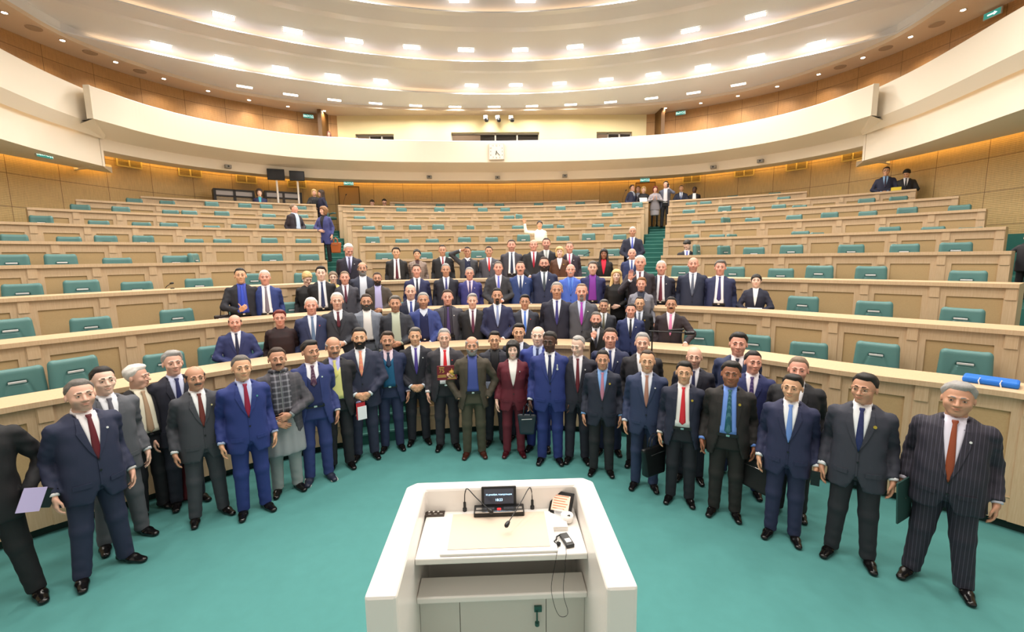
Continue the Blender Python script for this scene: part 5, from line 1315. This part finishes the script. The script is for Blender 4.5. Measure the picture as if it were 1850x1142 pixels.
# ---------------- second row
Pn(433, 483, R_(2), 'man in black jacket and blue shirt giving a thumbs up', '#16171f', '#3547a8', '#2c48c0', hair='short:k', skin='a', style='O', vb=1.0, arms='thumb,down', fat=.6, x='strap')
Pn(477, 487, R_(2), 'older man in blue suit and grey tie beside the thumbs up man', '#1d2e66', '#eef0f6', '#77707e', hair='short:w', skin='r', style='O', vb=.97, tieb=1.0, fat=.6)
Pn(554, 489, R_(2, 1.0), 'blonde woman in black looking down', '#151416', '#2a1a1a', wom=True, hair='pony:y', skin='f', style='C', head=(20, -22, 0), cuff=False, fat=.1, short=1)
Pn(579, 480, R_(2), 'young black haired man in black suit and navy tie', '#141519', '#eaeef6', '#26335c', hair='full:k', skin='f', fat=.0, style='O', vb=1.0, tieb=1.0)
Pn(601, 489, R_(2, 1.2), 'smiling woman with glasses behind the young man in black', '#c9b46a', '#e3b8a2', wom=True, hair='pony:c', skin='f', glasses=2, style='C', cuff=False, fat=0., short=1)
Pn(622, 489, R_(2), 'man in dark grey suit and burgundy tie, short grey hair, next to the young man', '#393942', '#e4e0ea', '#5a2038', hair='short:c', skin='r', fat=.6, vb=1.14)
Pn(654, 472, R_(2, 1.1), 'bald bearded man in blue grey suit with collarless white shirt', '#2c3142', '#dfe3ee', hair='fringe:s', skin='t', beard=1, bcol='g', must=1, fat=.3, style='O', nolap=False)
Pn(681, 491, R_(2, .55), 'man with glasses and beard in brown suit, lilac shirt', '#3a332f', '#b3aeda', hair='short:n', skin='t', glasses=2, beard=1, bcol='n', must=1, style='O', vb=1.0, fat=.4, short=1, arms='down,front2')
Pn(629, 439, R_(3, .2), 'white haired man in dark suit looking down in the left stairs', '#1a1826', '#c3c8ea', '#3d3050', hair='short:w', skin='r', head=(20, -22, 0), fat=1., pin='#e8e8e8')
Pn(741, 514, R_(1, 1.3), 'bald man in dark navy suit and blue tie in front of the second desk row', '#1b2034', '#e9edf6', '#3a4a96', hair='none', skin='p', fat=.2)
Pn(752, 476, R_(2), 'dark haired man in navy suit and black tie, second row left of centre', '#1d2348', '#e7ebf4', '#1d2338', hair='short:n', skin='r', fat=.4)
Pn(805, 475, R_(2), 'grey haired man in black suit and blue tie, second row', '#1a1c28', '#dfe3f4', '#343a78', hair='short:g', skin='t', fat=.4)
Pn(848, 482, R_(2), 'grey haired man with glasses in bright blue suit, second row', '#2b2d6a', '#d9c9dc', '#3b356c', hair='short:g', glasses=2, skin='r', fat=.7, pin='#e8e8e8')
Pn(900, 471, R_(2), 'man in charcoal suit, violet tie, arms crossed low, second row', '#292a30', '#e8dfee', '#5b66c4', hair='short:s', skin='r', fat=.8, arms='front,front2')
Pn(940, 471, R_(2), 'man with moustache in blue suit and navy tie, second row', '#213568', '#e4eaf4', '#1f3463', hair='reced:n', skin='r', must=1, bcol='c', fat=.6, pin='#e8e8e8')
Pn(983, 463, R_(2), 'bearded man with glasses in navy suit and patterned grey tie', '#1b2440', '#e4eaf4', '#3e4a54', hair='short:n', glasses=2, beard=1, bcol='n', must=1, skin='r', fat=.8, pin='#e8e8e8', arms='down')
Pn(1031, 477, R_(2), 'elderly man with white moustache in light blue jacket', '#3d5bb4', '#5f8ae0', '#3a66c8', hair='bald:w', must=1, bcol='w', skin='r', fat=.3)
Pn(1071, 471, R_(2), 'grey haired man in navy jacket over purple sweater', '#202450', '#7a2c96', hair='full:s', skin='p', style='O', vb=.97, fat=.7, cuff=False)
Pn(1114, 486, R_(2, .55), 'woman with long wavy blonde hair in black velvet dress and white brooch', '#0f0e10', '#e3b8a2', wom=True, hair='long:y', skin='f', garm='velvet', style='C', cuff=False, fat=.4, arms='down,front2', pin='#f0f0f0', short=1)
Pn(1159, 500, ('d', 8.1, .78), 'smiling woman with short fair hair in grey jacket and dark blouse', '#74747e', '#1b2238', wom=True, hair='full:l', skin='r', vb=1.18, cuff=False, fat=.1, pin='#e8e8e8', short=1)
Pn(1157, 460, R_(2, .35), 'white haired man in dark suit raising an open palm by the right stairs', '#26222a', '#eef0f6', '#5e1d34', hair='short:w', skin='r', arms='palm,down', fat=.8)
Pn(1195, 470, R_(2), 'white haired man in navy suit and burgundy tie right of the stairs', '#1d1f30', '#e9ebf4', '#6b2236', hair='short:w', skin='r', style='O', vb=1.0, fat=.8, pin='#e8e8e8')
Pn(1253, 465, R_(2), 'bald man in navy suit with striped tie, second row at right', '#1c2338', '#e9ebf4', '#1e2a48|stripe|#8d96a8|30', hair='none', skin='r', fat=.9, stub=1, vb=1.08)
Pn(1302, 469, R_(2), 'dark haired man in open navy suit with violet tie and tie clip', '#1e2546', '#ecebf2', '#35306c', hair='full:s', skin='r', style='O', vb=.97, tieb=1.04, fat=1.4)
Pn(1367, 494, R_(2), 'woman in navy blazer and white top holding a white paper', '#1a1d30', '#eceef0', wom=True, hair='bun:k', skin='f', style='K', vb=1.12, cuff=False, fat=.1, arms='front2,front2', x='paper2', short=1)
# ---------------- third row
Pn(715, 446, R_(3), 'man in black suit and burgundy tie, left end of the third row', '#1a1a1c', '#eef0f4', '#54172c', hair='full:k', skin='a', style='O', vb=1.0, tieb=1.0, fat=.5)
Pn(753, 449, R_(3, .75), 'woman in beige checked coat with dark scarf, third row', '#8a7a70|plaid|#6f6058|20', '#3d1f24', wom=True, hair='bun:k', skin='a', style='K', vb=1.25, cuff=False, fat=.2, short=1)
Pn(799, 442, R_(3), 'man in black suit and red patterned tie, third row', '#16171b', '#ece8ee', '#8e1630', hair='reced:k', skin='t', fat=.6, vb=1.24)
Pn(844, 445, R_(3), 'man in dark grey jacket lifting his elbow beside his head', '#34363c', '#e9e9ee', hair='short:k', skin='t', sweater=('#1c2440', 0), swt=1.4, style='O', arms='elbowup,down', fat=.5)
Pn(883, 444, R_(3), 'man in grey suit and bright red tie, third row', '#43434c', '#eceaf2', '#cf1f2c', hair='short:k', skin='t', fat=.2, pin='#e8e8e8', vb=1.15)
Pn(924, 432, R_(3), 'tall dark haired man in charcoal suit and navy tie, third row centre', '#33323c', '#f0f2f6', '#1a2544', hair='short:n', skin='r', stub=1, style='O', tieb=.99, vb=.97, fat=1.)
Pn(964, 433, R_(3), 'bald man in black suit and red tie, third row centre', '#1c1b1e', '#eee9f0', '#a81b38', hair='bald:c', skin='r', fat=.7, arms='front,front')
Pn(987, 429, R_(3, 1.1), 'smiling dark haired man in black suit and pale tie', '#1b1c22', '#d9dcdc', '#aab0ac', hair='short:n', skin='r', stub=1, fat=.3)
Pn(1011, 445, R_(3, .45), 'blonde woman in brown jacket with yellow brooch', '#4a2c1c', '#e6e2e4', wom=True, hair='bob:y', skin='f', vb=1.2, cuff=False, fat=.7, pin='#gold', short=1)
Pn(1029, 436, R_(3), 'man in dark plum suit and pink tie behind the blonde woman', '#2a2330', '#f0ecf2', '#cf5a82', hair='short:c', skin='r', fat=.6, pin='#e8e8e8')
Pn(1091, 449, R_(3), 'woman with long black hair in black jacket and red blouse', '#131214', '#d01838', wom=True, hair='long:k', skin='b', vb=1.10, cuff=False, fat=.2, short=1)
Pn(1142, 449, R_(3, .15), 'smiling bald man in navy suit in the right stairs', '#1f2a52', '#e6eaf4', '#3b4c92', hair='bald:w', skin='r', fat=.8, short=1)
Pn(1143, 409, R_(4, .4), 'grey haired man in navy suit standing by the right stairs, fourth row', '#171b30', '#e6eaf4', '#4c5ec0', hair='short:w', skin='t', fat=.8, arms='front,front')
# ---------------- upper rows and the back
Pn(1242, 433, R_(4, .95), 'dark haired man bending over in the fourth row of the right block', '#17171d', '#e9ebf4', '#4a55c0', hair='full:k', skin='f', head=(-30, -35, 0), fat=.3)
Pn(975, 398, R_(5), 'woman in white top waving with raised hand in the fifth row', '#ece6d8', '#ece6d8', wom=True, hair='bun:k', skin='a', garm='blouse', style='C', cuff=False, arms='reach,down', fat=.2, short=1)
Pn(530, 368, R_(6, .85), 'dark haired man in dark suit turned towards the woman in blue coat', '#231d26', '#bcd0e8', hair='short:c', skin='r', style='O', turn=42, head=(25, 4, 0), arms='down,front', fat=.3)
Pn(584, 373, ('d', 14.1, 2.70), 'woman in long blue violet coat talking on the left stairs', '#34386c', '#15141a', wom=True, hair='curly:l', skin='p', turn=-30, head=(-25, 4, 0), style='V', vb=1.05, cuff=False, hem=.55, trous='#151318', arms='front2,down', fat=.3, short=1, nolap=True)
Pn(468, 341, ('d', 18.9, 3.55), 'woman in navy cardigan and blue floral top between the interpreter booths', '#1f2346', '#3aa0b4', wom=True, hair='curly:n', skin='f', style='K', vb=1.1, cuff=False, short=1, fat=.3)
Pn(567, 341.5, ('d', 18.9, 3.78), 'fair haired woman in black dress by the top of the left stairs', '#17181b|dots|#6a6a6a|22', '#d9a48c', wom=True, hair='bob:y', skin='p', style='C', garm='dress', skirt=.45, cuff=False, arms='front2,down', fat=.5, short=1)
Pn(580, 342.5, ('d', 18.5, 3.72), 'dark haired woman in navy dress leaning at the top of the left stairs', '#191b34', '#d9a48c', wom=True, hair='long:n', skin='p', turn=-75, head=(-10, 0, 0), style='C', garm='dress', skirt=.45, cuff=False, arms='down,down', fat=.1, short=1)
Pn(672, 360.5, ('d', 19.4, 3.35), 'seated person whose brown hair shows above the top desk row, left', '#33261c', '#dddddd', hair='full:n', skin='p', fat=.2, head=(0, -25, 0), short=1)
Pn(694, 359, ('d', 19.4, 3.4), 'seated person with black hair and glasses above the top desk row', '#222230', '#dddddd', hair='full:k', glasses=2, skin='p', fat=.2, head=(0, -20, 0), short=1)
Pn(1142, 333.5, ('d', 19.2, 3.9), 'dark haired man in navy suit seen in profile at the top right', '#1a1f38', '#dfe6ee', '#3a4a6a', hair='full:n', skin='p', turn=50, arms='down,front', fat=.1, short=1)
Pn(1153, 336, ('d', 19.75, 3.85), 'man in dark suit between the profile man and the woman with papers', '#1c2030', '#b9c4de', hair='short:k', skin='p', fat=.1, short=1)
Pn(1163, 336.5, ('d', 19.2, 3.85), 'blonde woman in black holding white papers at the top right', '#15151b', '#d9a48c', wom=True, hair='bob:y', skin='f', style='C', cuff=False, arms='front2,front2', fat=.3, short=1, x='paper3')
Pn(1184, 336, ('d', 18.6, 3.85), 'woman in grey dress with hands together at the top of the right stairs', '#8b878c|plaid|#76727a|40', '#d9a48c', wom=True, hair='bob:r', skin='p', style='C', garm='dress', skirt=.50, cuff=False, arms='clap,clap', fat=.4, short=1)
Pn(1203, 327, ('d', 18.7, 3.82), 'tall man in grey jacket holding a phone to his face at the top right', '#4a4c5c', '#e6e4ea', hair='full:k', skin='p', style='O', vb=.93, arms='down,phone', trous='#15151a', fat=.1, x='phone2')
Pn(1231, 334.5, ('d', 19.3, 3.8), 'man in navy suit with arms on the desk at the top right', '#181b2e', '#dfe6f2', '#2d4170', hair='short:k', skin='a', fat=1., arms='front2,front2', stub=1, short=1)
Pn(1255, 337, ('d', 19.3, 3.78), 'dark skinned man in black suit looking aside at the top right', '#19181d', '#f0f0f2', hair='short:k', skin='k', style='O', fat=.5, head=(-30, 0, 0), arms='down', short=1)
Pn(1602, 301, ('r', 8, .9), 'man with glasses in navy suit at the upper right corner desk', '#1a1f36', '#8fb8e0', '#2a2440', hair='part:k', skin='a', glasses=1, fat=.4, arms='front2,front2', short=1)
Pn(1639, 305, ('r', 8, .9), 'black haired man in black suit looking down at a yellow folder', '#151519', '#e9ebf4', '#1a1c28', hair='bangs:k', skin='a', fat=.3, head=(-15, -28, 0), arms='front2,front2', short=1, x='yellow')
Pn(594, 237, ('d', 18.75, 6.47), 'woman with auburn hair leaning on the balcony at the left oak wing', '#4b2a26', '#d9a48c', wom=True, hair='long:r', skin='f', style='C', cuff=False, short=1)
Pn(1868, 408, ('d', 11.6, 2.0), 'person in black coat at the right edge resting a hand on the desk', '#15151a', '#333338', hair='short:k', style='C', arms='reachlow,down', fat=.3, turn=0, short=1) if False else Pn(1862, 418, ('d', 11.4, 1.95), 'person in black coat cut by the right edge, hand on the desk end', '#15151a', '#333338', hair='short:k', style='C', arms='lean,down', fat=.4, turn=-35, short=1)
def findp(s): return [p for p in POSN if s in p[0]][0]
def local(s, pt):
    lb, p, z0, hgt, o = findp(s); sc = o.scale[0]; a = o.rotation_euler.z; c, s_ = math.cos(a), math.sin(a)
    x, y, z = [q*sc for q in pt]; return (o.location.x+x*c-y*s_, o.location.y+x*s_+y*c, o.location.z+z), a
# things held
def put(name, s, pt, builder, label, cat, group=None, rx=0, extra=0):
    loc, a = local(s, pt); r = empty(name, loc); r.rotation_euler = (rx, 0, a+extra); builder(r); props(r, label, cat, group); return r
GOLD = mat('gold_print', '#d9b25a', .4, metal=.5)
def plaque(r):
    b = MB(); b.box(-.135, .135, -.012, .012, -.10, .10); o = b.obj('board', mat('plaque_red', '#6e0f1e', .35), r, bevel=.004)
    text('number', '75', .075, Matrix.Translation((-.07, -.014, .03)) @ Matrix.Rotation(PI/2, 4, 'X'), GOLD, o, .001)
    b = MB()
    for z, w in ((.078, .035), (-.03, .055), (-.052, .06)): b.box(-.07-w, -.07+w, -.014, -.012, z-.005, z+.005)
    b.box(.005, .125, -.014, -.012, -.085, -.075); b.box(.015, .115, -.014, -.012, -.066, -.058)
    b.obj('gold_lines', GOLD, o)
    b = MB(); b.lathe([(.001, .0), (.028, .004), (.032, .02), (.02, .045), (.001, .05)], 10, (.065, -.01, -.01)); 
    b.box(.028, .05, -.016, -.012, -.04, .03); b.box(.08, .102, -.016, -.012, -.04, .03); b.box(.05, .08, -.016, -.012, -.05, -.01); b.box(.058, .072, -.016, -.012, .03, .06)
    b.obj('emblem', GOLD, o)
put('red_plaque', 'bright red tie holding', (.02, -.335, 1.20), plaque, 'dark red plaque with gold 75 and emblem held by the red tie man', 'plaque')
def sheet(w, h, m, t=.003):
    def f(r): b = MB(); b.box(-w, w, -t, t, -h, h); b.obj('sheet', m, r)
    return f
MPAP = mat('paper_white', '#eef0f6', .7); MPAPB = mat('paper_bluish', '#b9c4de', .6)
put('paper_sheet', 'between olive and burgundy', (-.15, -.22, .93), sheet(.075, .105, MPAPB), 'pale blue sheet of paper hanging beside the olive suit', 'paper', rx=-.2)
put('paper_sheet', 'holding a white paper', (0, -.30, 1.02), sheet(.11, .075, MPAP), 'white paper held by the woman in navy blazer', 'paper', rx=-.3)
put('paper_sheet', 'holding white papers', (0, -.30, 1.15), sheet(.15, .11, MPAP), 'white papers held by the blonde woman at the top right', 'paper', rx=-.4, extra=.3)
def broch(r):
    b = MB(); b.box(-.06, .06, -.003, .003, -.11, .11); b.obj('cover', mat('brochure_red', '#b3202e', .5), r)
    b = MB(); b.box(-.045, .075, -.008, -.004, -.12, .06); b.obj('page', MPAP, r)
put('brochure', 'pale yellow waistcoat', (.28, -.10, .76), broch, 'red and white brochure hanging from the hand of the yellow waistcoat man', 'brochure', extra=.3)
def phone(r): b = MB(); b.box(-.035, .035, -.006, .006, -.07, .07); b.obj('body', M_BLACK, r, bevel=.004)
put('mobile_phone', 'light blue tie holding', (.245, -.11, .76), phone, 'black mobile phone in the hand of the light blue tie man', 'phone')
put('mobile_phone', 'grey jacket holding a phone', (.08, -.25, 1.56), phone, 'phone held to the face of the tall man at the top right', 'phone')
def folder(r):
    b = MB(); b.box(-.10, .10, -.006, .006, -.22, .16, Matrix.Rotation(-.15, 4, 'Y')); b.obj('cover', mat('folder_green', '#33504c', .3), r)
put('document_folder', 'pinstriped', (-.25, -.10, .72), folder, 'dark green transparent folder held by the pinstriped man', 'folder', extra=1.2)
def ybox(r): b = MB(); b.box(-.13, .10, -.05, .05, -.06, .06); b.obj('cover', mat('folder_yellow', '#e8d23a', .5), r)
put('yellow_folder', 'looking down at a yellow', (-.2, -.33, 1.12), ybox, 'bright yellow folder on the upper right corner desk', 'folder')
def handbag(w, h, d, m):
    def f(r):
        P, F = snet(lambda X, Y, Z: rbox(X*(1-.25*np.clip(Z+h, 0, 2*h)/h*.5), Y*(1+.5*np.clip(Z+h, 0, 2*h)/h), Z, (0, 0, 0), (w, d, h), .025), (-w-.05, -d-.04, -h-.03), (w+.05, d+.04, h+.03), .014)
        mesh_obj('body', P, F, m, r)
        for y in (-.02, .02):
            b = MB(); b.tube([(-w*.5, y, h*.9), (-w*.4, y, h+.09), (0, y, h+.14), (w*.4, y, h+.09), (w*.5, y, h*.9)], .008, 6); b.obj('handle', m, r, smooth=True)
        b = MB(); b.tube([(-w*.7, -d-.002, h*.55), (w*.7, -d-.002, h*.62)], .005, 5); b.obj('zip', M_CHROME, r)
    return f
MBAG = mat('black_leather', '#0f1012', .35); MBAG2 = mat('navy_leather', '#1a2530', .35)
put('handbag', 'dark skinned man in blue suit with silver', (-.30, -.06, .53), handbag(.10, .14, .05, MBAG2), 'dark navy handbag with zip hanging between the burgundy suit and the medal man', 'handbag')
put('briefcase', 'pink striped tie', (.36, -.10, .50), handbag(.21, .14, .06, MBAG), 'black soft briefcase held by the short man with pink striped tie', 'briefcase', extra=.5)
put('briefcase', 'bright red tie carrying', (-.31, -.06, .50), handbag(.15, .17, .05, MBAG), 'black briefcase with zip held left of the bright red tie man', 'briefcase', extra=.9)
put('shoulder_bag', 'teal tie holding', (.31, -.04, .55), handbag(.15, .16, .07, mat('black_nylon', '#121214', .7)), 'black nylon bag held by the man with dotted teal tie', 'bag', extra=-.7)
put('handbag', 'long blue violet coat', (.34, .0, .45), handbag(.13, .15, .05, mat('orange_leather', '#b05a26', .45)), 'orange brown handbag hanging beside the blue violet coat', 'handbag')
put('shoulder_bag', 'thumbs up', (-.28, -.05, .86), handbag(.12, .12, .06, mat('brown_leather', '#2c1d18', .45)), 'dark brown shoulder bag at the hip of the thumbs up man', 'bag')
# tote standing on the floor, folder of the edge person
q = onz(322, 905, 0); r = empty('tote_bag', (q[0], q[1]+.02, .235)); handbag(.13, .22, .06, mat('burgundy_cloth', '#5a1620', .7))(r); r.scale = (1, 1, 1); props(r, 'burgundy tote bag on the floor behind the tall grey haired man', 'bag')
loc, a_ = local('far left edge', (.30, -.17, .87)); r = empty('document_case', loc, a_+.5); r.scale = (.8, .8, .8)
b = MB(); b.box(-.10, .12, -.02, .02, -.10, .09, Matrix.Rotation(.5, 4, 'Y')); b.obj('case', MBAG, r, bevel=.01)
b = MB(); b.box(-.16, .02, -.03, -.022, -.13, .10, Matrix.Rotation(.4, 4, 'Y')); b.obj('papers', mat('lilac_paper', '#c9b9e6', .6), r); props(r, 'black document case and lilac papers under the arm at the left edge', 'document case')
def medal(r):
    b = MB(); b.tube([(0, 0, 0), (0, -.005, 0)], .014, 12); b.tube([(0, 0, .055), (0, -.005, .055)], .009, 10); b.box(-.006, .006, -.003, 0, .01, .05); b.obj('disc', M_CHROME, r)
put('silver_medal', 'silver medal', (.095, -.165, 1.30), medal, 'silver medal on the chest of the dark skinned man in blue', 'medal')
